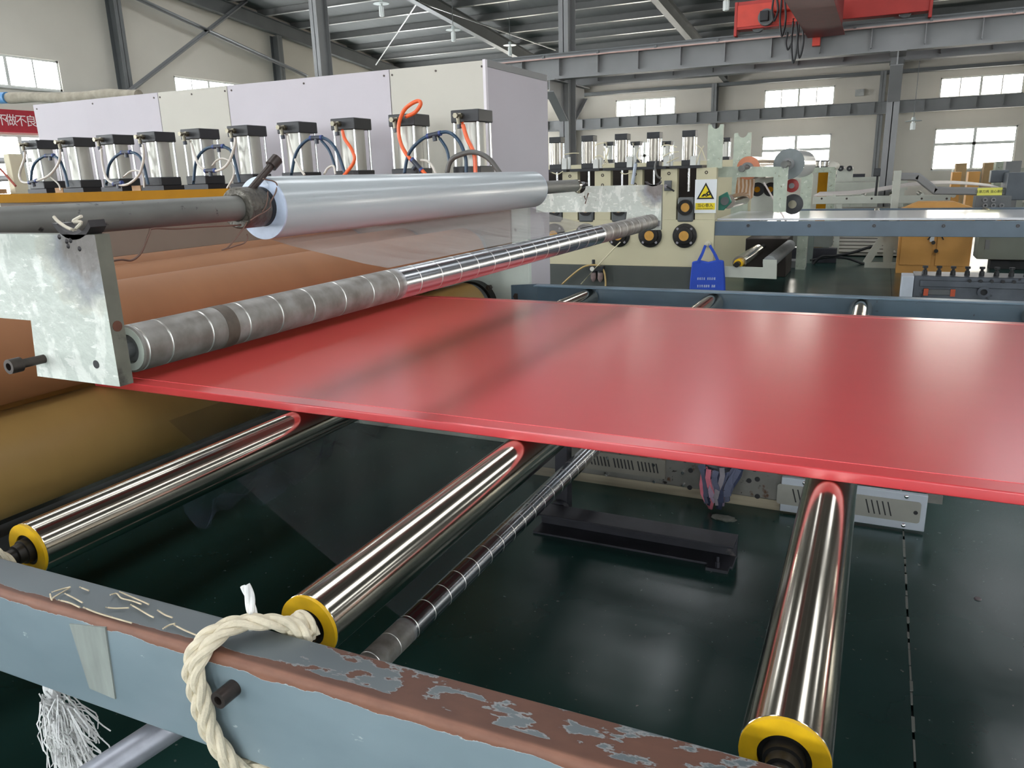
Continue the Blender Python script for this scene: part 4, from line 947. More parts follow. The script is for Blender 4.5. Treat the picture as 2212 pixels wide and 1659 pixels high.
b = MB(); b.prism(rounded(.345, .885, .045, .135, (.012, .012, .012, .012)), 'xz', 2.502, 2.506); ip_ = obj('inset_panel', b, mat('inset_steel', lin(150, 148, 140), .45, metal=.4, var=.12), t)
for g_ in range(3):
    for k in range(5):
        x = .42 + g_ * .14 + k * .020; b = MB(); b.hexa([(x, 2.5005, .062), (x + .005, 2.5005, .062), (x + .005, 2.503, .062), (x, 2.503, .062), (x - .016, 2.5005, .12), (x - .011, 2.5005, .12), (x - .011, 2.503, .12), (x - .016, 2.503, .12)]); obj('slot', b, m_black, ip_, smooth=0)
b = MB(); b.cyl((.868, 2.503, .09), (.868, 2.5005, .09), .008, 16); obj('bolt_hole', b, m_black, t)
for (x, z) in ((.83, .152), (.83, .028), (.45, .152), (.45, .028)): b = MB(); b.lathe((x, 2.506, z), (0, -1, 0), [(0, .008), (.004, .008), (.007, .004)], 12); obj('screw', b, m_rod, t)
b = MB(); b.box(.905, .96, 2.55, 2.60, .12, .155); obj('side_lug', b, m_die, t, smooth=0)

# mop head of cloth strips and a dried putty patch
t = thing('cloth_mop_head', 'mop head of blue, mauve and pink cloth strips hanging by the die', 'mop', (.11, 2.44, 0))
cl = [mat('mop_' + n, c, .9, var=.12, scale=30) for n, c in (('mauve', lin(140, 122, 140)), ('navy', lin(52, 58, 82)), ('slate', lin(86, 90, 110)), ('pink', lin(196, 108, 122)), ('grey', lin(128, 122, 128)))]
rn = random.Random(8)
for k in range(34):
    a = rn.uniform(0, 2 * pi); x0 = .108 + .09 * cos(a) * rn.uniform(.3, 1); y0 = 2.44 + .05 * sin(a); L_ = rn.uniform(.11, .19); z0 = .205 + rn.uniform(-.015, .01); w_ = rn.uniform(.02, .032)
    q = MB(); pts = []
    for i in range(6):
        f_ = i / 5; pts.append(Vector((x0 + (.108 - x0) * .5 * f_ + .008 * sin(f_ * 6 + k), y0 - .012 * sin(f_ * pi) + .006 * sin(k + f_ * 5), max(.012, z0 - L_ * f_))))
    for i in range(5): q.bar(pts[i], pts[i + 1] + (pts[i + 1] - pts[i]) * .08, w_ * (1 if i < 4 else .6), .003, up=(sin(k) * .5, -1, 0))
    obj('cloth_strip', q, cl[(k * 7 + k // 3) % 5], t)
q = MB(); q.lathe((.108, 2.44, .19), (0, 0, 1), [(0, .05), (.02, .05), (.03, .012), (.16, .012)], 16); obj('mop_socket', q, m_dark, t)
p = P(1562, 1120, z=0); q = MB(); rn = random.Random(2)
ring_ = [(p.x + (.052 + rn.uniform(-.006, .006)) * cos(a * pi / 10), p.y + (.030 + rn.uniform(-.004, .004)) * sin(a * pi / 10)) for a in range(20)]
q.prism(ring_, 'xy', .0004, .004); solo('putty_patch', q, mat('grey_putty', lin(120, 122, 114), .9, var=.2, scale=50, bump=.6, bscale=150), 'flat grey dried putty patch on the green floor below the mop', 'patch')
p = P(2112, 1294, z=0); q = MB(); q.lathe((p.x, p.y, 0), (0, 0, 1), [(.0003, .012), (.004, .010), (.005, .004)], 12); solo('floor_plug', q, mat('plug_grey', lin(120, 110, 112), .6), 'tiny round plug on the open green floor', 'plug')

# wrapped duct lying behind the enclosure, posts of the upstream frame
m_wrap = mat('dusty_wrapping', lin(150, 142, 126), .85, var=.2, scale=12, bump=.5, bscale=20)
pts = [P(u, v, y=5.6) for u, v in ((-60, 214), (0, 212), (20, 212), (80, 210), (150, 212), (210, 206), (250, 205), (300, 206))]
q = MB(); q.tube(spline(pts, 4), .06, 12, taper=[.7 + .25 * sin(i * .9) * .3 + .3 * min(1, i / 8) for i in range(len(spline(pts, 4)))])
t = thing('wrapped_duct', 'dusty wrapped bundle with a blue end lying above the enclosure', 'duct', (pts[3].x, 5.6, pts[3].z - .07)); obj('bundle', q, m_wrap, t)
q = MB(); q.tube([P(-40, 214, y=5.58), P(0, 212, y=5.58), P(16, 211, y=5.58)], .065, 12); obj('blue_wrap', q, mat('blue_plastic_wrap', lin(70, 130, 180), .5), t)
t = thing('guard_post', 'cream block post with pipe rails left of the first cylinder', 'post', (P(34, 405, y=3.0).x, 3.0, 0))
a = P(21, 333, y=3.0); c_ = P(46, 400, y=3.0)
q = MB(); q.box(a.x, c_.x, 2.95, 3.05, 0, a.z); obj('post', q, mat('cream_block', lin(206, 198, 170), .6, var=.08), t, bevel=.004)
for v in (346, 385): p = P(21, v, y=2.98); q = MB(); q.cyl((p.x + .02, 2.98, p.z), (p.x - 1.2, 2.98, p.z), .022, 12); obj('pipe_rail', q, m_steel, t)
q = MB(); q.tube(spline([P(u, v, y=2.93) for u, v in ((-10, 355), (10, 375), (34, 402))], 5), .008, 6); obj('red_cable', q, mat('red_cable', lin(150, 70, 56), .6), t)
a = P(-60, 402, y=2.95); c_ = P(46, 416, y=2.95); q = MB(); q.box(a.x, c_.x, 2.72, 2.85, 1.396, 1.43); solo('ochre_box', q, m_wood, 'tan wooden block on the beam end next to the guard post', 'block', smooth=0)

# ================================================================== LINE 2: parallel line with white sheet
Y2 = 8.05
m_cream = mat('cream_machine_paint', lin(198, 190, 158), .5, var=.04, scale=2, spots=[(lin(150, 132, 96), 20, .74, .05)]); m_green = mat('dark_green_grey_base', lin(70, 74, 70), .5, var=.05)
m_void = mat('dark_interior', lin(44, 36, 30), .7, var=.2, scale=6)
X2 = [P(u, 290, y=Y2 + .02).x for u in (1197, 1267, 1340, 1410, 1487)]
xe2 = P(1546, 420, y=Y2).x; zb2 = P(1490, 577, y=Y2).z; zs = P(1478, 475, y=Y2).z; zt2 = P(1530, 362, y=Y2).z
fm = thing('haul_off_frame', 'cream steel haul-off frame on a dark grey base, bearings along it', 'machine frame', (-2.6, Y2 + .1, 0))
q = MB(); q.box(-4.8, xe2, Y2 + .0, Y2 + .05, zb2, zs); obj('side_plate', q, m_cream, fm, bevel=.003)
q = MB(); q.box(-4.8, xe2 - .02, Y2 - .02, Y2 + .05, .0, zb2); obj('base_plate', q, m_green, fm, bevel=.003)
q = MB(); q.box(-4.8, xe2 - .1, Y2 + .45, Y2 + .50, zb2, zt2 + .02); obj('inner_backing', q, m_void, fm, smooth=0)  # dark sheet standing in for the shaded interior seen through the slots
edges = []
for i, x in enumerate(X2): edges.append((x - .105, x + .105))
posts = [(edges[i][1], edges[i + 1][0]) for i in range(4)] + [(edges[4][1], xe2)] + [(-4.8, edges[0][0])]
for (a, c_) in posts:
    q = MB(); q.box(a, c_, Y2, Y2 + .09, zs, zt2); fp_ = obj('frame_post', q, m_cream, fm, bevel=.003)
    for z in (zt2 - .05, zt2 - .16):
        for xx in ((a + c_) / 2,): s_ = MB(); s_.ring((xx, Y2, z), (0, -1, 0), -.002, .004, .009, .018, 16); obj('bolt_recess', s_, m_bolt, fp_)
for i, x in enumerate(X2):
    q = MB(); q.box(x - .19, x + .17, Y2 - .03, Y2 + .28, zt2, zt2 + .03); obj('cylinder_base_plate', q, m_cap, fm, smooth=0)
    zc = P(1478, 448, y=Y2).z
    q = MB(); q.box(x - .09, x + .09, Y2 - .015, Y2 + .06, zc - .16, zc + .11); pk_ = obj('pillow_block', q, m_steel_d, fm, bevel=.02)
    q = MB(); q.ring((x, Y2 - .015, zc), (0, -1, 0), 0, .025, .058, .085, 32); obj('bearing_ring', q, m_iron, pk_)
    q = MB(); q.cyl((x, Y2, zc), (x, Y2 - .03, zc), .048, 28); obj('shaft_end', q, mat('tan_shaft_end', lin(190, 140, 62), .5, var=.1, scale=30), pk_)
    zc = P(1478, 509, y=Y2).z
    q = MB(); q.lathe((x, Y2, zc), (0, -1, 0), [(0, .135), (.018, .135), (.024, .10), (.045, .095), (.05, .07)], 40); fb_ = obj('flange_bearing', q, m_iron, fm)
    q = MB(); q.cyl((x, Y2 - .04, zc), (x, Y2 - .056, zc), .055, 28); obj('shaft_end', q, MATS['tan_shaft_end'], fb_)
    for a in (45, 135, 225, 315): s_ = MB(); s_.cyl((x + .108 * cos(radians(a)), Y2 - .018, zc + .108 * sin(radians(a))), (x + .108 * cos(radians(a)), Y2 - .036, zc + .108 * sin(radians(a))), .016, 6); obj('flange_bolt', s_, m_rod, fb_)
q = MB(); q.box(-4.8, xe2, Y2 + 2.96, Y2 + 3.14, 0, P(1371, 352, y=Y2 + 2.95).z); obj('side_plate', q, m_cream, fm, smooth=0)
z_c0 = zt2 + .03; z_c1 = P(1487, 281, y=Y2).z
d0 = None
for x in X2:
    lab = 'silver pneumatic cylinder on the cream frame, %s counted from the warning sign' % ORD[4 - X2.index(x)]
    if d0 is None: d0 = cylinder(x, Y2 + .11, z_c0, z_c1, .145, lab, 'cylinders on the cream frame', rod=.28, plain=True)
    else: dup(d0, (x, Y2 + .11, z_c0), lab)
yb = Y2 + 2.95
for i, (u, v0, v1) in enumerate(((1313, 306, 352), (1371, 303, 352), (1438, 300, 352), (1565, 294, 346))):
    a = P(u, v0, y=yb); c_ = P(u, v1, y=yb)
    if i == 0: g0 = cylinder(a.x, yb + .1, c_.z, a.z, .15, 'pneumatic cylinder in the back row of the cream frame, furthest from the notched plates', 'back row cylinders of the cream frame')
    else: dup(g0, (a.x, yb + .1, c_.z), 'pneumatic cylinder in the back row, ' + ('', 'seen between the third and fourth front cylinders', 'seen beside the first front cylinder from the sign', 'standing between the two notched plates')[i])
# valve blocks and hoses among the cylinders
for vi, (u, v) in enumerate(((1222, 350), (1290, 352), (1363, 346), (1442, 345), (1500, 345))):
    p = P(u, v, y=Y2); q = MB(); q.box(p.x - .04, p.x + .02, Y2 - .03, Y2 + .03, z_c0 - .0, p.z + .04); q.cyl((p.x + .045, Y2, z_c0), (p.x + .045, Y2, p.z + .055), .018, 12); solo('valve_block', q, mat('pale_valve', lin(206, 206, 200), .4), 'small pale air valve on the cream frame, %s counted from the warning sign' % ORD[4 - vi], 'valve', 'valves on the cream frame', smooth=40)
m_hy = mat('yellowed_hose', lin(214, 204, 172), .35, var=.05)
for pts in ([(1219, 334), (1235, 331), (1250, 331)], [(1284, 315), (1295, 310), (1310, 308)], [(1284, 340), (1297, 336), (1310, 350), (1300, 358)], [(1305, 318), (1308, 335), (1314, 355)], [(1316, 320), (1311, 335), (1306, 352)], [(1382, 318), (1376, 336), (1384, 350)], [(1428, 316), (1442, 313), (1462, 318)], [(1430, 340), (1448, 330), (1466, 328)], [(1503, 312), (1515, 322), (1524, 345)], [(1340, 372), (1350, 376), (1365, 372)], [(1190, 372), (1205, 376), (1216, 370)], [(1440, 352), (1456, 344), (1466, 340)], [(1504, 355), (1512, 330), (1520, 315)]):
    q = MB(); q.tube(spline([P(u, v, y=Y2 - .05) for u, v in pts], 6), .006, 6); solo('air_hose', q, m_hy, 'thin yellowed air hose among the cylinders of the cream frame', 'hose', 'thin hoses on the cream frame')
q = MB(); q.tube(spline([P(u, v, y=Y2 - .03) for u, v in ((1374, 350), (1370, 372), (1366, 398))], 6), .02, 8); solo('grey_hose', q, mat('pale_blue_hose', lin(176, 184, 196), .4), 'wide pale hose in front of a cream post', 'hose')
q = MB(); q.tube(spline([P(u, v, y=Y2 - .05) for u, v in ((1418, 345), (1415, 362), (1420, 380), (1428, 386))], 6), .012, 8); solo('grey_hose', q, m_hg, 'dark grey hose bending down to the valve handle', 'hose')

# hand valve on the post
p = P(1443, 402, y=Y2); t = thing('hand_valve', 'small black hand valve with lever on the cream post', 'valve', (p.x, Y2, p.z - .06))
q = MB(); q.box(p.x - .035, p.x + .045, Y2 - .04, Y2, p.z - .05, p.z + .06); obj('valve_body', q, m_steel_d, t, bevel=.006)
q = MB(); q.cyl((p.x - .01, Y2 - .04, p.z), (p.x - .01, Y2 - .065, p.z), .022, 16); obj('knob', q, m_rod, t)
q = MB(); q.bar((p.x, Y2 - .06, p.z), (p.x + .085, Y2 - .06, p.z - .055), .016, .016, up=(0, -1, 0)); obj('lever', q, m_black, t)

# tall scuffed end plates
m_scuff = mat('scuffed_pale_green', lin(176, 184, 166), .5, var=.12, scale=14, spots=[(lin(120, 112, 88), 16, .62, .06), (lin(212, 214, 202), 24, .62, .05)])
def tallplate(u0, u1, v0, v1, y, lab):
    a = P(u0, v0, y=y); c_ = P(u1, v1, y=y); n_ = [(a.x + (c_.x - a.x) * (.5 + .28 * cos(radians(k))), a.z + .002 - (c_.x - a.x) * .28 * sin(radians(k))) for k in range(180, -1, -20)]
    q = MB(); q.prism([(a.x, c_.z), (a.x, a.z)] + n_ + [(c_.x, a.z), (c_.x, c_.z)], 'xz', y, y + .03)
    solo('notched_plate', q, m_scuff, lab, 'plate', smooth=0)
tallplate(1530, 1559, 270, 363, Y2 + .03, 'tall scuffed notched plate above the warning sign')
tallplate(1586, 1612, 288, 505, Y2 + 2.95, 'pale notched plate behind the tall scuffed one')
q = MB(); q.box(xe2 + .02, -.45, 10.2, 10.95, 0, P(1600, 505, y=Y2 + 2.95).z); solo('dark_interior_box', q, m_void, 'added dark box for the shaded interior under the table beside the cream frame', 'dark filler', bevel=.01)  # added dark box standing in for the shade under the table

# warning sign
sy = Y2 - .008
a = P(1502, 388, y=sy); c_ = P(1546, 460, y=sy); cx_ = (a.x + c_.x) / 2; W_ = c_.x - a.x; H_ = a.z - c_.z
t = thing('warning_sign', 'white warning sign with yellow triangle and yellow text strip', 'sign', (cx_, sy, c_.z))
m_sw = mat('sign_white', lin(226, 228, 228), .4, var=.02); m_sy = mat('sign_yellow', lin(232, 208, 40), .4, var=.02); m_sb = mat('sign_black', lin(18, 18, 18), .5, var=0)
q = MB(); q.box(a.x, c_.x, sy, sy + .006, c_.z, a.z); obj('board', q, m_sw, t, smooth=0)
def tri(sc, y, m, n):
    cz = a.z - H_ * .40; q = MB(); q.prism([(cx_ + sc * W_ * .46 * cos(radians(k)) * 1.02, cz - H_ * .02 + sc * W_ * .50 * sin(radians(k)) - sc * W_ * .0) for k in (90, 210, 330)], 'xz', y, y + .003); obj(n, q, m, t, smooth=0)
tri(1.0, sy - .003, m_sb, 'triangle_border'); tri(.74, sy - .006, m_sy, 'triangle_field')
cz = a.z - H_ * .43
for (dx, dz, r_) in ((.035, .005, .022), (.012, -.012, .016)):
    q = MB(); q.ring((cx_ + dx * W_ / .25, sy - .006, cz + dz * W_ / .25), (0, -1, 0), .0, .002, r_ * .45 * W_ / .25, r_ * W_ / .25, 16)
    for k in range(8): an = k * pi / 4; q.bar((cx_ + (dx + r_ * .9 * cos(an)) * W_ / .25, sy - .007, cz + (dz + r_ * .9 * sin(an)) * W_ / .25), (cx_ + (dx + r_ * 1.3 * cos(an)) * W_ / .25, sy - .007, cz + (dz + r_ * 1.3 * sin(an)) * W_ / .25), .002, .008, up=(-sin(an), 0, cos(an)))
    obj('gear_icon', q, m_sb, t, smooth=0)
q = MB(); q.prism([(cx_ - .05 * W_ / .25, cz - .03 * W_ / .25), (cx_ - .02 * W_ / .25, cz - .03 * W_ / .25), (cx_ + .0, cz - .012), (cx_ - .012, cz + .004), (cx_ - .03, cz - .008)], 'xz', sy - .008, sy - .005); obj('hand_icon', q, m_sb, t, smooth=0)
z1_, z0_ = a.z - H_ * .70, a.z - H_ * .90
q = MB(); q.box(a.x + W_ * .05, c_.x - W_ * .05, sy - .003, sy, z0_, z1_); ys_ = obj('yellow_strip', q, m_sy, t, smooth=0)
obj('lettering', text_mb('当心卷入', W_ * .185, (cx_, sy - .0045, z0_ + (z1_ - z0_) * .62), (1, 0, 0), (0, 0, 1)), m_sb, ys_, smooth=0)
obj('small_lettering', text_mb('Beware of involvement', W_ * .075, (cx_, sy - .0045, z0_ + (z1_ - z0_) * .16), (1, 0, 0), (0, 0, 1)), m_sb, ys_, smooth=0)

# blue tote bag hanging from a bolt
m_blue = mat('blue_nonwoven_bag', lin(36, 72, 176), .75, var=.08, scale=8, bump=.2, bscale=12)
by = Y2 - .06; p = P(1528, 528, y=by)
t = thing('tote_bag', 'blue cloth tote bag with white print hanging from a bolt', 'bag', (p.x, by, p.z - .5))
q = MB(); pts = [(P(u, v, y=by).x, P(u, v, y=by).z) for u, v in ((1496, 565), (1512, 562), (1530, 566), (1550, 561), (1563, 563), (1566, 600), (1567, 640), (1528, 645), (1489, 640), (1492, 600))]
q.prism(pts, 'xz', by - .03, by + .03); bg_ = obj('bag_body', q, m_blue, t, bevel=.012)
for u0, u1 in ((1507, 1524), (1553, 1533)):
    q = MB(); aa = P(u0, 568, y=by - .034); bb = P(u1, 530, y=by - .034); q.bar(aa, (aa + bb) / 2 + Vector((.006, 0, 0)), .032, .004, up=(0, -1, 0)); q.bar((aa + bb) / 2 + Vector((.006, 0, 0)), bb, .03, .004, up=(0, -1, 0)); obj('handle', q, m_blue, t, smooth=0)
m_prt = mat('white_print', lin(196, 206, 226), .7, var=0)
rn = random.Random(9)
for row, (u0, u1, v) in enumerate(((1506, 1545, 602), (1506, 1545, 618))):
    u = u0
    while u < u1:
        p_ = P(u, v, y=by - .031); w_ = .014 + rn.random() * .008; q = MB()
        for k in range(3): q.box(p_.x + rn.random() * .006, p_.x + w_, by - .0325, by - .030, p_.z - .012 + k * .010, p_.z - .007 + k * .010)
        q.box(p_.x + .004, p_.x + .008, by - .0325, by - .030, p_.z - .014, p_.z + .014)
        obj('print_mark', q, m_prt, bg_, smooth=0); u += 4.6 + (3 if rn.random() > .75 else 0)
q = MB(); q.lathe((p.x, Y2 + .0, p.z), (0, -1, 0), [(0, .035), (.03, .035), (.035, .026)], 20); q.cyl((p.x, Y2 - .03, p.z), (p.x, Y2 - .08, p.z), .012, 12); solo('hanging_bolt', q, mat('cream_bolt', lin(192, 186, 164), .5), 'cream bolt on the frame that carries the blue bag', 'bolt')

# air filter regulator with two bowls, gauge and hoses
p = P(1282, 590, y=Y2 - .06); t = thing('air_regulator', 'black air filter regulator with two clear bowls and gauge', 'air regulator', (p.x, Y2 - .06, p.z - .12))
q = MB(); q.box(p.x - .05, p.x + .13, Y2 - .1, Y2 - .02, p.z + .03, p.z + .09); q.cyl((p.x, Y2 - .06, p.z + .09), (p.x, Y2 - .06, p.z + .16), .02, 16); rb_ = obj('regulator_body', q, m_cap, t, bevel=.006)
for dx in (0, .085): q = MB(); q.lathe((p.x + dx, Y2 - .06, p.z + .03), (0, 0, -1), [(0, .034), (.09, .034), (.12, .022), (.135, .006)], 20); obj('bowl', q, mat('smoky_bowl', lin(148, 128, 124), .2, var=.2, scale=30), t); q = MB(); q.ring((p.x + dx, Y2 - .06, p.z + .03), (0, 0, -1), 0, .02, .03, .037, 20); obj('bowl_collar', q, m_cap, t)
q = MB(); q.cyl((p.x, Y2 - .1, p.z + .055), (p.x, Y2 - .115, p.z + .055), .026, 20); obj('gauge', q, mat('gauge_white', lin(216, 214, 204), .3, var=.05), rb_)
q = MB(); q.tube(spline([P(u, v, y=Y2 - .08) for u, v in ((1212, 616), (1235, 595), (1258, 578), (1275, 573), (1292, 574), (1304, 585), (1308, 605), (1308, 625))], 6), .011, 8); obj('ochre_hose', q, mat('ochre_hose', lin(178, 150, 96), .4), t)
q = MB(); q.tube([P(1255, 614, y=Y2 - .1), P(1290, 575, y=Y2 - .1), P(1340, 523, y=Y2 - .1)], .007, 8); obj('pale_hose', q, m_hy, t)

# unwind bracket of line 2 with the two film rolls
def bracket2(y, us, lab):
    a = P(us[0], us[1], y=y); q = MB(); q.prism([(P(u, v, y=y).x, P(u, v, y=y).z) for u, v in us[2]], 'xz', y, y + .03); return solo('unwind_bracket', q, m_scuff, lab, 'bracket', smooth=0)
YB = 8.22
bracket2(YB, (1552, 362, [(1548, 360), (1604, 360), (1606, 365), (1612, 367), (1618, 365), (1622, 360), (1688, 360), (1692, 364), (1700, 362), (1703, 360), (1700, 400), (1697, 458), (1670, 458), (1671, 382), (1548, 383)]), 'scuffed pale bracket carrying the orange and grey rolls')
bracket2(11.1, (1730, 372, [(1700, 362), (1752, 364), (1756, 380), (1738, 590), (1717, 590), (1731, 385), (1700, 384)]), 'pale bracket leg behind the big grey roll')
m_or = mat('orange_film_roll', lin(214, 134, 98), .4, var=.08, scale=12); m_orb = mat('orange_film_side', lin(226, 196, 160), .2, var=.05, coat=.6); m_gre = mat('grey_roll_end', lin(120, 126, 126), .45, var=.06, scale=20); m_grs = mat('glossy_clear_roll', lin(168, 170, 168), .3, var=.06, coat=.3)
def filmroll2(u, v, R_, y0, y1, me, ms_, lab):
    c = P(u, v, y=y0); t = thing('film_roll', lab, 'film roll', (c.x, (y0 + y1) / 2, c.z - R_))
    q = MB(); q.lathe((c.x, y0 + .004, c.z), (0, 1, 0), [(0, R_), (y1 - y0, R_)], 48, cap=False); obj('wound_film', q, ms_, t)
    q = MB(); q.ring((c.x, y0, c.z), (0, 1, 0), 0, .004, .05, R_ - .001, 48); obj('roll_face', q, me, t); q = MB(); q.ring((c.x, y1, c.z), (0, 1, 0), 0, .004, .05, R_ - .001, 48); obj('roll_face', q, me, t)
    q = MB(); q.cyl((c.x, YB - .06, c.z - .005), (c.x, y1 + .3, c.z - .005), .035, 20); obj('shaft', q, m_shaft, t)
    q = MB(); q.ring((c.x, y0, c.z), (0, -1, 0), .001, .10, .036, .062, 24); obj('shaft_collar', q, m_steel, t)
filmroll2(1616, 363, .128, 8.62, 10.25, m_or, m_orb, 'orange film roll resting on the pale bracket')
filmroll2(1704, 354, .165, 8.62, 10.2, m_gre, m_grs, 'large grey-ended clear film roll on the pale bracket')
# striped film curtain
ms = bpy.data.materials.new('striped_orange_film'); ms.use_nodes = True; nt = ms.node_tree; b_ = nt.nodes['Principled BSDF']; tc = nt.nodes.new('ShaderNodeTexCoord'); wv = nt.nodes.new('ShaderNodeTexWave'); wv.inputs['Scale'].default_value = 7; wv.inputs['Distortion'].default_value = 2.5; wv.inputs['Detail'].default_value = 2; wv.bands_direction = 'X'
nt.links.new(tc.outputs['Object'], wv.inputs['Vector']); rp = nt.nodes.new('ShaderNodeValToRGB'); rp.color_ramp.elements[0].color = lin(176, 128, 84); rp.color_ramp.elements[1].color = lin(214, 196, 176); nt.links.new(wv.outputs['Fac'], rp.inputs[0]); nt.links.new(rp.outputs[0], b_.inputs['Base Color']); b_.inputs['Roughness'].default_value = .25
c4 = [P(u, v, y=9.3) for u, v in ((1593, 383), (1632, 383), (1627, 425), (1612, 440), (1584, 440))]
q = MB(); q.prism([(p_.x, p_.z) for p_ in c4], 'xz', 9.30, 9.31); solo('striped_film', q, ms, 'orange-brown striped film hanging below the orange roll', 'plastic film', smooth=0)
# green bearing with roller
p = P(1567, 434, y=8.2); t = thing('green_bearing', 'green painted bearing bracket with chrome roller beside the sign', 'bearing', (p.x, 8.2, p.z - .1))
m_gr = mat('green_bearing_paint', lin(48, 118, 100), .45, var=.1)
q = MB(); q.prism([(p.x - .07, p.z - .10), (p.x - .01, p.z - .10), (p.x + .07, p.z - .01), (p.x + .02, p.z + .10), (p.x - .07, p.z + .05)], 'xz', 8.17, 8.2); obj('housing', q, m_gr, t, bevel=.006)
q = MB(); q.cyl((p.x, 8.165, p.z), (p.x, 8.15, p.z), .045, 24); obj('bearing_cap', q, m_steel_d, t); q = MB(); q.cyl((p.x + .03, 8.2, p.z - .01), (p.x + .03, 9.25, p.z - .01), .075, 32); obj('roller', q, m_chrome, t)
# two black hand knobs with orange hubs, then two wheels, behind the bracket
for i, (u, v, y, r_, m1, m2, lab) in enumerate(((1637, 409, 9.6, .085, m_black, m_yb, 'black hand knob with orange hub, beside the striped film'), (1665, 409, 9.6, .085, m_black, m_yb, 'black hand knob with orange hub, beside the pale bracket leg'), (1713, 441, 8.6, .11, m_cap, m_brass, 'black disc with brass hub below the red wheel'), (1711, 401, 8.9, .075, mat('wheel_red', lin(150, 52, 48), .5), m_steel, 'small red wheel under the grey film roll'))):
    c = P(u, v, y=y); t = thing('knob_wheel', lab, 'wheel', (c.x, y, c.z - r_)); q = MB(); q.lathe((c.x, y, c.z), (0, -1, 0), [(0, r_), (.03, r_), (.04, r_ * .8)], 28); obj('disc', q, m1, t); q = MB(); q.cyl((c.x, y - .04, c.z), (c.x, y - .07, c.z), r_ * .4, 20); obj('hub', q, m2, t)
    q = MB(); q.cyl((c.x, y, c.z), (c.x, y + .16, c.z), r_ * .25, 12); obj('spindle', q, m_steel, t)

def pbox(name, u0, v0, u1, v1, y0, dep, m, label, cat, group=None, bevel=.004, toz=None):
    a = P(u0, v0, y=y0); c_ = P(u1, v1, y=y0); q = MB(); q.box(a.x, c_.x, y0, y0 + dep, c_.z if toz is None else toz, a.z)
    return solo(name, q, m, label, cat, group, bevel=bevel)
m_pale = mat('pale_grey_green_paint', lin(186, 188, 176), .5, var=.06, scale=5)
pbox('support_plate', 1625, 384, 1671, 458, 9.75, .03, m_pale, 'pale plate with two black hand knobs behind the bracket', 'plate')
cb_ = pbox('white_crossbar', 1598, 418, 1692, 432, 11.6, .06, m_pale, 'long pale crossbar behind the leaning pole', 'crossbar')
q = MB(); x_ = P(1690, 425, y=11.6).x; q.box(x_ - .06, x_, 11.6, 11.66, 0, P(1690, 430, y=11.6).z); obj('crossbar_leg', q, m_pale, cb_, smooth=0)
bb_ = pbox('blue_bin', 1618, 441, 1648, 458, 11.75, .25, mat('deep_blue_plastic', lin(26, 40, 110), .4), 'deep blue bin on thin legs behind the white sheet', 'bin', toz=.74)
q = MB(); x_ = P(1633, 450, y=11.85).x; q.box(x_ - .1, x_ - .08, 11.85, 11.88, 0, .742); q.box(x_ + .06, x_ + .08, 11.85, 11.88, 0, .742); q.box(x_ - .1, x_ + .08, 11.85, 11.88, .3, .33); obj('bin_stand', q, m_dark, bb_, smooth=0)
a = P(1650, 394, y=8.35); c_ = P(1698, 478, y=8.35); q = MB(); q.cyl(a, c_, .009, 8); solo('leaning_pole', q, mat('pale_pole', lin(222, 208, 204), .4), 'thin pale pole leaning on the white sheet', 'pole')

# table of line 2: rail, sheet, legs
m_r2 = mat('slate_blue_rail', lin(92, 106, 118), .4, var=.08, scale=5)
zt_ = P(1900, 478, y=8.07).z; zb_ = P(1900, 511, y=8.07).z
t = thing('table_rail', 'slate blue-grey table rail under the white sheet', 'rail', (2.3, 8.1, zb_))
q = MB(); q.box(xe2 - .0, 6.0, 8.07, 8.13, zb_, zt_); obj('rail_body', q, m_r2, t, bevel=.004)
for k in range(9): x = -.65 + .62 * k; q = MB(); q.ring((x, 8.07, zt_ - .045), (0, -1, 0), -.002, .008, .008, .016, 14); obj('bolt', q, m_bolt, t)
for (x, y) in ((2.6, 8.1), (5.4, 8.1), (2.6, 10.93), (5.4, 10.93)): q = MB(); q.box(x - .04, x + .04, y - .03, y + .03, 0, zb_); obj('leg', q, m_pale, t, smooth=0)
q = MB(); q.box(xe2, 6.0, 10.9, 10.96, zb_, zt_ - .01); obj('rail_body', q, m_r2, t, bevel=.004)
t = thing('white_plastic_sheet', 'glossy white plastic sheet running over the slate blue rail', 'plastic sheet', (2.3, 9.6, zt_))
q = MB(); q.box(xe2, 6.0, 8.2, 9.75, zt_ + .002, zt_ + .024); obj('sheet', q, mat('glossy_white_sheet', lin(222, 222, 224), .16, var=.02, coat=.3, coat_rough=.05), t, bevel=.002)
for k in range(4):
    x = -.65 + 1.24 * k; q = MB(); q.cyl((x, 8.14, zt_ - .045), (x, 10.89, zt_ - .045), .044, 24); tag(obj('chrome_roller', q, m_chrome, org=(x, 9.5, zt_ - .045)), 'chrome roller under the white plastic sheet', 'roller', 'rollers under the white sheet')

# lower unwind bracket with a chrome-wrapped roll
YL = 8.0
q = MB(); q.prism([(P(u, v, y=YL).x, P(u, v, y=YL).z) for u, v in ((1560, 575), (1648, 578), (1648, 561), (1678, 562), (1677, 603), (1560, 598))], 'xz', YL, YL + .03); solo('lower_bracket', q, m_pale, 'pale notched bracket low beside the blue bag', 'bracket', smooth=0)
c = P(1592, 577, y=YL); t = thing('film_roll', 'shiny silver film roll with yellow core low beside the blue bag', 'film roll', (c.x, YL + .7, c.z - .08))
q = MB(); q.cyl((c.x, YL + .15, c.z + .03), (c.x, YL + 1.55, c.z + .03), .075, 32); obj('wound_film', q, m_chrome, t); q = MB(); q.ring((c.x, YL + .07, c.z + .03), (0, 1, 0), 0, .09, .03, .05, 24); obj('core', q, m_yel, t); q = MB(); q.cyl((c.x, YL - .04, c.z + .03), (c.x, YL + 2.15, c.z + .03), .03, 16); obj('shaft', q, m_iron, t)
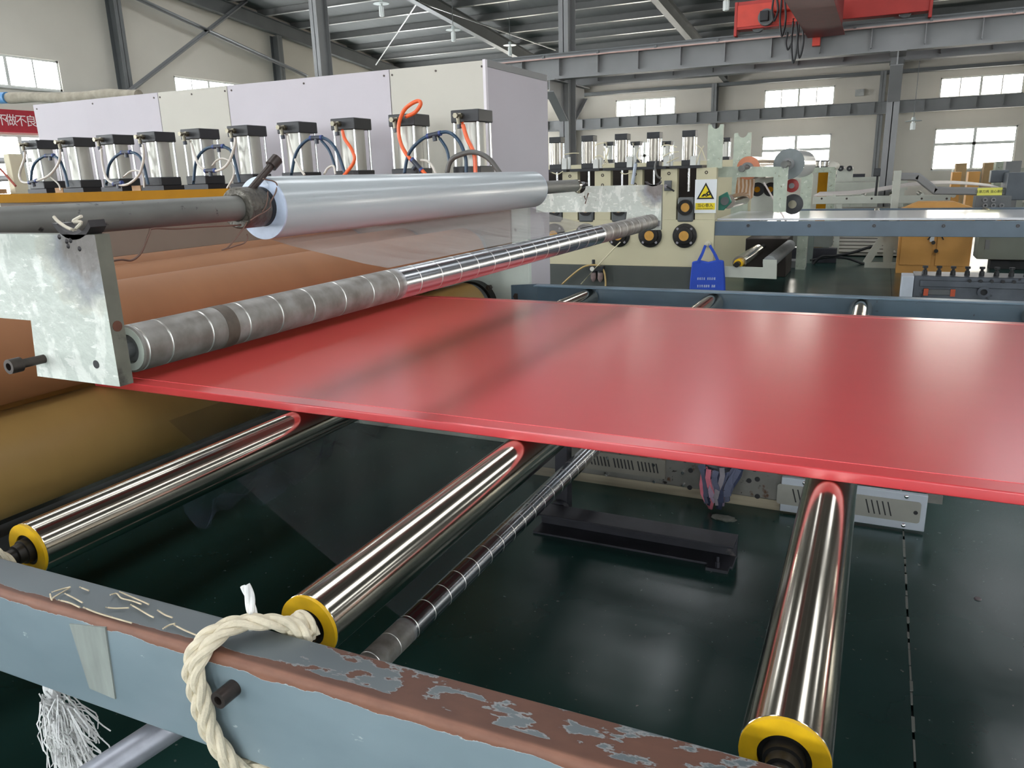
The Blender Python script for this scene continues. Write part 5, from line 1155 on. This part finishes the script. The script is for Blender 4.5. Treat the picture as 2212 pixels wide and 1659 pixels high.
a = P(1668, 562, y=8.3); q = MB(); q.cyl((a.x, 8.06, a.z), (a.x, 10.1, a.z), .07, 24); solo('grey_tube', q, mat('grey_cardboard_tube', lin(134, 136, 136), .6), 'plain grey tube lying behind the pale notched bracket', 'tube')
# things below table 2
pbox('motor_cabinet', 1688, 508, 1795, 534, 12.2, .5, mat('grey_cabinet_paint', lin(120, 124, 118), .5), 'grey motor cabinet seen below the slate rail', 'cabinet')
pbox('black_beam', 1660, 536, 1806, 556, 12.0, .2, m_dark, 'dark steel beam on the floor below the slate rail', 'beam', toz=.0)
pbox('pale_post', 1727, 500, 1740, 576, 11.3, .1, m_pale, 'pale square post beside the grey-green post', 'post', toz=0)
pbox('pale_post', 1675, 500, 1687, 545, 11.6, .1, m_pale, 'pale square post above the silver film roll', 'post', toz=0)
pbox('green_post', 1745, 500, 1756, 541, 11.9, .08, mat('grey_green_post', lin(112, 122, 116), .5), 'grey-green post beside the taller pale post', 'post', toz=0)
pbox('base_plate', 1676, 563, 1738, 578, 11.25, .3, m_steel, 'grey base plate under the pale posts', 'plate', toz=0)
# stack of boards
m_bd = mat('pale_board', lin(196, 192, 180), .7, var=.08, scale=3); rn = random.Random(6)
a = P(1797, 510, y=13.0); c_ = P(1880, 572, y=13.0)
nb_ = 13; hz = .72 / nb_
for k in range(nb_):
    q = MB(); dx = rn.uniform(-.03, .03); q.box(a.x + dx, a.x + 1.25 + dx, 13.0 + rn.uniform(-.03, .03), 14.2, .02 + k * hz, .02 + (k + 1) * hz - .012); solo('board', q, m_bd, 'pale board behind the A-frame, %s' % ('topmost of the stack' if k == nb_ - 1 else '%s from the floor in its stack' % ORD[k]), 'board', 'stacked pale boards', smooth=0)
# A-frame stand
yA = 11.55
t = thing('a_frame_stand', 'pale steel A-frame stand beside the orange cabinet', 'stand', (P(1925, 580, y=yA).x, yA, 0))
for (u0, v0, u1, v1) in ((1912, 505, 1871, 568), (1916, 505, 1916, 570), (1928, 505, 1951, 560)): q = MB(); q.bar(P(u0, v0, y=yA), P(u1, v1, y=yA), .10, .06, up=(0, -1, 0)); obj('strut', q, m_pale, t, smooth=0)
a = P(1868, 566, y=yA); c_ = P(1952, 579, y=yA); q = MB(); q.box(a.x, c_.x, yA - .05, yA + .05, 0, a.z); obj('foot_beam', q, m_pale, t, smooth=0)
q = MB(); q.tube(spline([P(u, v, y=11.8) for u, v in ((1740, 590), (1772, 556), (1800, 553), (1840, 546), (1872, 536), (1900, 528))], 6), .02, 8); solo('black_cable', q, m_black, 'black cable sagging behind the A-frame stand', 'cable')
q = MB(); q.tube(spline([P(u, v, y=11.9) for u, v in ((1750, 562), (1790, 556), (1830, 558), (1868, 572))], 6), .018, 8); solo('black_cable', q, m_cap, 'dark hose trailing on the floor towards the A-frame stand', 'cable')

# orange cabinet
m_oc = mat('ochre_cabinet_paint', lin(204, 148, 74), .55, var=.07, scale=4)
yO = 10.98
a = P(1950, 440, y=yO); c_ = P(2092, 589, y=yO); zT = P(2030, 452, y=yO).z
t = thing('ochre_cabinet', 'ochre two-door control cabinet behind the table', 'cabinet', ((a.x + c_.x) / 2, yO, 0))
q = MB(); q.box(a.x, c_.x, yO, yO + .45, 0, zT); q.prism([(a.x, zT), (a.x + .2, zT + .09), (c_.x - .25, zT + .09), (c_.x, zT)], 'xz', yO, yO + .45); obj('cabinet_body', q, m_oc, t, smooth=0)
mx_ = (a.x + c_.x) / 2 + .02
for (x0, x1) in ((a.x + .03, mx_ - .04), (mx_ + .005, c_.x - .03)): q = MB(); q.box(x0, x1, yO - .012, yO, .11, zT - .03); dr_ = obj('door', q, m_oc, t, bevel=.003)
for (u, v) in ((2016, 524), (2022, 542)): p = P(u, v, y=yO - .02); q = MB(); q.cyl((p.x, yO - .01, p.z), (p.x, yO - .05, p.z), .025, 12); obj('lock_handle', q, m_iron, dr_)
p = P(2014, 519, y=yO - .02); q = MB(); q.box(p.x - .03, p.x + .02, yO - .022, yO - .012, p.z - .02, p.z + .14); obj('paper_label', q, m_sw, dr_, smooth=0)
for (u0, v0, u1, v1) in ((2004, 518, 2012, 509), (2033, 508, 2038, 518)): q = MB(); q.bar(P(u0, v0, y=yO - .02), P(u1, v1, y=yO - .02), .015, .01, up=(0, -1, 0)); obj('latch', q, m_iron, t)
# grey cabinet
gc = pbox('grey_cabinet', 2117, 500, 2300, 563, 11.6, .5, mat('pale_green_grey_cabinet', lin(134, 138, 126), .5, var=.04), 'pale grey-green cabinet with slot handle beside the ochre one', 'cabinet')
p0 = P(2132, 528, y=11.58); q = MB(); q.box(p0.x - .02, p0.x + .035, 11.585, 11.6, p0.z - .07, p0.z + .06); obj('slot_handle', q, m_steel, gc, smooth=0)
pbox('cabinet_feet', 2140, 563, 2260, 592, 11.7, .3, m_black, 'dark plinth under the pale grey-green cabinet', 'plinth', toz=0)

# big flat die behind the far rail
yD = 5.6
za = P(2000, 596, y=yD).z
x0 = P(1958, 600, y=yD).x
t = thing('sheet_die', 'long dark steel sheet die with a row of upright bolts', 'die', (x0 + 1.2, yD, 0))
m_sd = mat('blue_black_die_steel', lin(78, 82, 88), .35, metal=.6, var=.25, scale=6, spots=[(lin(40, 40, 44), 12, .6, .08), (lin(140, 144, 150), 16, .68, .05)])
q = MB(); q.box(x0 + .05, x0 + 2.6, yD, yD + .28, .12, za); obj('die_body', q, m_sd, t, bevel=.006)
q = MB(); q.box(x0 - .03, x0 + .05, yD - .02, yD + .2, .12, za - .005); obj('end_block', q, m_gal, t, bevel=.004)
q = MB(); q.box(x0 + .09, x0 + 2.6, yD - .02, yD, za - .075, za - .03); obj('upper_lip', q, m_sd, t, bevel=.003); q = MB(); q.box(x0 + .09, x0 + 2.6, yD - .03, yD, .12, za - .19); obj('lower_lip', q, m_sd, t, bevel=.003)
q = MB(); q.box(x0 + .13, x0 + .30, yD - .012, yD, za - .135, za - .095); obj('handle_bar', q, m_steel_d, t, bevel=.004)
for dx in (.12, .29): q = MB(); q.box(x0 + dx, x0 + dx + .03, yD - .02, yD, za - .14, za - .09); obj('handle_mount', q, mat('orange_red_mount', lin(190, 84, 50), .5), t, smooth=0)
for k in range(9): q = MB(); xx = x0 + .12 + k * .09; q.lathe((xx, yD + .1, za), (0, 0, 1), [(0, .018), (.03, .016), (.032, .01), (.045, .01), (.047, .018), (.062, .018)], 12); obj('adjusting_bolt', q, m_black, t)
for k in range(5): p = P(2095 + 24 * k, 607 + k * .5, y=yD - .02); q = MB(); q.cyl((p.x, yD - .018, p.z), (p.x, yD - .024, p.z), .012, 12); obj('bolt_hole', q, m_black, t)
p = P(2125, 631, y=yD - .02); q = MB(); q.ring((p.x, yD, p.z), (0, -1, 0), 0, .03, .022, .04, 24); obj('port_ring', q, m_sd, t); q = MB(); q.cyl((p.x, yD - .002, p.z), (p.x, yD - .012, p.z), .022, 16); obj('port_hole', q, m_black, t)
for dx in (.2, 2.2): q = MB(); q.box(x0 + dx, x0 + dx + .15, yD - .03, yD + .3, 0, .12); obj('skid', q, m_wood, t, smooth=0)

# tubular arm with warning strip and dark head
yR = 11.9
def chain(us, y): return [P(u, v, y=y) for u, v in us]
t = thing('swing_arm', 'grey tubular arm with a yellow warning strip, bent down to a dark head', 'arm', (P(1937, 455, y=yR).x, yR, 0))
pts = chain(((1936, 381), (1982, 382), (2020, 412), (2180, 414)), yR)
for i in range(3):
    q = MB(); d = (pts[i + 1] - pts[i]).normalized(); q.bar(pts[i] - d * .03, pts[i + 1] + d * .03, .1, .105, up=(0, 0, 1)); obj('arm_tube', q, m_steel, t, bevel=.02)
a = P(1931, 372, y=yR); c_ = P(1945, 380, y=yR); q = MB(); q.box(a.x, c_.x + .01, yR - .06, yR + .06, 0, a.z + .02); obj('post', q, m_pale, t, bevel=.006)
a = P(2112, 406, y=yR - .06); c_ = P(2164, 422, y=yR - .06); q = MB(); q.box(a.x, c_.x, yR - .058, yR - .051, c_.z, a.z); ws_ = obj('warning_strip', q, mat('pale_yellow_strip', lin(226, 222, 96), .5, var=.02), t, smooth=0)
obj('lettering', text_mb('注意刀具 当心割伤', .041, ((a.x + c_.x) / 2, yR - .0595, (a.z + c_.z) / 2), (1, 0, 0), (0, 0, 1)), m_sb, ws_, smooth=0)
a = P(2178, 373, y=yR - .1); c_ = P(2222, 432, y=yR - .1); q = MB(); q.box(a.x, c_.x, yR - .12, yR + .3, c_.z, a.z); obj('head_box', q, mat('slate_head_paint', lin(74, 80, 86), .45), t, bevel=.01)
a = P(2142, 368, y=yR + .3); c_ = P(2178, 394, y=yR + .3); q = MB(); q.box(a.x, c_.x, yR + .3, yR + .5, c_.z, a.z); obj('head_guard', q, MATS['slate_head_paint'], t, bevel=.01)

# rail and wavy web of line 3, rail of line 4 beyond the columns
y3 = 12.9
a = P(1757, 425, y=y3); c_ = P(2052, 438, y=y3); t = thing('conveyor_rail', 'pale grey conveyor rail behind the tubular arm', 'rail', ((a.x + c_.x) / 2, y3, 0))
q = MB(); q.box(a.x, c_.x, y3, y3 + .06, c_.z, a.z); obj('rail_body', q, m_pale, t, bevel=.004)
for k in range(6): p = P(1775 + 54 * k, 429, y=y3); q = MB(); q.cyl((p.x, y3, p.z), (p.x, y3 - .01, p.z), .016, 10); obj('bolt', q, m_bolt, t)
for x in (a.x + .4, c_.x - .4): q = MB(); q.box(x - .04, x + .04, y3, y3 + .06, 0, c_.z); obj('leg', q, m_pale, t, smooth=0)
mb = MB(); cur = [P(u, v, y=y3 + .1) for u, v in ((1757, 424), (1800, 423), (1850, 420), (1900, 413), (1950, 405), (2000, 400), (2050, 398), (2100, 400), (2160, 406))]
cur = spline(cur, 4)
for p in cur: mb.v += [(p.x, y3 + .1, p.z), (p.x, y3 + 1.5, p.z + .02), (p.x, y3 + 1.5, p.z + .03), (p.x, y3 + .1, p.z + .012)]
for i in range(len(cur) - 1):
    for k in range(4): mb.face((i * 4 + k, i * 4 + (k + 1) % 4, i * 4 + 4 + (k + 1) % 4, i * 4 + 4 + k))
mb.face((0, 1, 2, 3)); e_ = len(mb.v) - 4; mb.face((e_, e_ + 1, e_ + 2, e_ + 3)); solo('white_web', mb, mat('matt_white_web', lin(196, 188, 182), .5, var=.03), 'pale plastic web rising in a wave above the conveyor rail', 'plastic sheet', smooth=30)
for k in range(5):
    x = a.x + .3 + k * .42; q = MB(); q.cyl((x, y3 + .07, a.z - .01), (x, y3 + 1.5, a.z - .01), .035, 16); solo('conveyor_roller', q, m_pale, 'pale conveyor roller under the wavy web', 'roller', 'rollers of the pale conveyor')
y4 = 18.4
a = P(1763, 398, y=y4); c_ = P(1960, 410, y=y4); q = MB(); q.box(a.x, c_.x, y4, y4 + .07, c_.z, a.z); q.box(a.x, c_.x, y4 + .1, y4 + 1.5, a.z, a.z + .02)
for x in (a.x + .1, (a.x + c_.x) / 2, c_.x - .1): q.box(x - .05, x + .05, y4, y4 + .07, 0, c_.z)
solo('conveyor_table', q, m_pale, 'long white conveyor table beyond the column', 'table', smooth=0)
pbox('dark_beam', 1801, 377, 1868, 384, 21.0, .2, m_dark, 'dark beam above the far white conveyor', 'beam', toz=None)
pbox('long_white_frame', 1800, 384, 1900, 398, 20.8, .2, m_pale, 'long pale frame under the dark beam', 'frame', toz=0)
pbox('cream_bracket', 1755, 362, 1803, 372, 16.4, .1, m_scuff, 'cream bracket with a white roll by the lower window', 'bracket')
pbox('cream_bracket', 1790, 364, 1804, 394, 16.3, .1, m_scuff, 'cream bracket leg below the white roll', 'bracket', toz=0)
pbox('ochre_panel', 1768, 372, 1788, 394, 16.9, .1, m_yb, 'small ochre cupboard behind the cream bracket leg', 'panelling', toz=0)  # flat ochre panel reaching down to the floor
c = P(1798, 359, y=16.5); q = MB(); q.cyl((c.x, 16.5, c.z), (c.x, 17.6, c.z), .085, 24); solo('white_roll', q, mat('matt_white_roll', lin(206, 200, 190), .6), 'white film roll on the cream bracket by the window', 'film roll')
for (u, lab) in ((1816, 'black roll end on the white stand beside the white roll'), (1835, 'black roll end on the white stand beside the bare wall')):
    c = P(u, 364, y=20.05); t = thing('black_roll', lab, 'roll', (c.x, 20.05, c.z)); q = MB(); q.cyl((c.x, 20.05, c.z), (c.x, 20.7, c.z), .065, 20); obj('roll', q, m_black, t); q = MB(); q.cyl((c.x, 20.02, c.z), (c.x, 20.05, c.z), .02, 12); obj('hub', q, m_steel, t)
pbox('white_stand', 1808, 366, 1842, 377, 20.1, .2, m_pale, 'white stand carrying two black roll ends', 'stand', toz=0)
for i, u in enumerate((1757, 1766, 1779, 1786)):
    a = P(u, 346, y=17.2); c_ = P(u, 362, y=17.2)
    if i == 0: h0 = cylinder(a.x, 17.2, c_.z, a.z, .1, 'distant pneumatic cylinder against the bright lower window', 'distant cylinders at the window', plain=True)
    else: dup(h0, (a.x, 17.2, c_.z))
pbox('far_machine_bench', 1750, 362, 1795, 368, 17.1, .3, m_pale, 'pale bench below the distant cylinders at the window', 'bench', toz=0)
# gauge motor by the column, boxes by the bright window
p = P(1894, 378, y=12.93); t = thing('stand_motor', 'small dark motor on a thin stem beside the column', 'motor', (p.x, 12.93, 0)); q = MB(); q.box(p.x - .05, p.x + .05, 12.88, 12.98, p.z - .02, p.z + .1); obj('motor_box', q, m_cap, t, bevel=.01); q = MB(); q.cyl((p.x + .01, 12.93, P(1894, 425, y=12.93).z - .01), (p.x + .01, 12.93, p.z), .018, 8); obj('stem', q, m_black, t)
for (u0, v0, u1, v1, y, m, lab) in ((2058, 372, 2076, 386, 22.0, m_oc, 'ochre box by the bright window, the smaller of two'), (2093, 371, 2116, 389, 20.5, m_oc, 'larger ochre box by the bright window'), (2066, 353, 2088, 366, 26.0, mat('tan_bag', lin(176, 146, 104), .7), 'tan sack standing in front of the bright window'), (2127, 351, 2150, 361, 26.0, MATS['tan_bag'], 'tan sack on top of the far machine'), (2152, 349, 2172, 364, 25.0, m_scuff, 'pale hopper before the bright window'), (2174, 348, 2205, 368, 24.0, m_steel, 'grey hopper at the window edge')): pbox('far_box', u0, v0, u1, v1, y, .5, m, lab, 'box', toz=0)
pbox('far_machine', 2060, 366, 2215, 392, 27.0, .8, m_pale, 'pale far machine in front of the bright window', 'machine', toz=0)
gb = pbox('gear_block', 2108, 424, 2182, 452, 11.5, .3, m_steel_d, 'dark gear block with round bosses under the warning strip', 'gear block', toz=.6)
for (u, v) in ((2128, 432), (2146, 432), (2128, 444), (2146, 444), (2164, 444)): p = P(u, v, y=11.48); q = MB(); q.ring((p.x, 11.5, p.z), (0, -1, 0), 0, .03, .015, .03, 16); obj('boss', q, m_steel, gb)
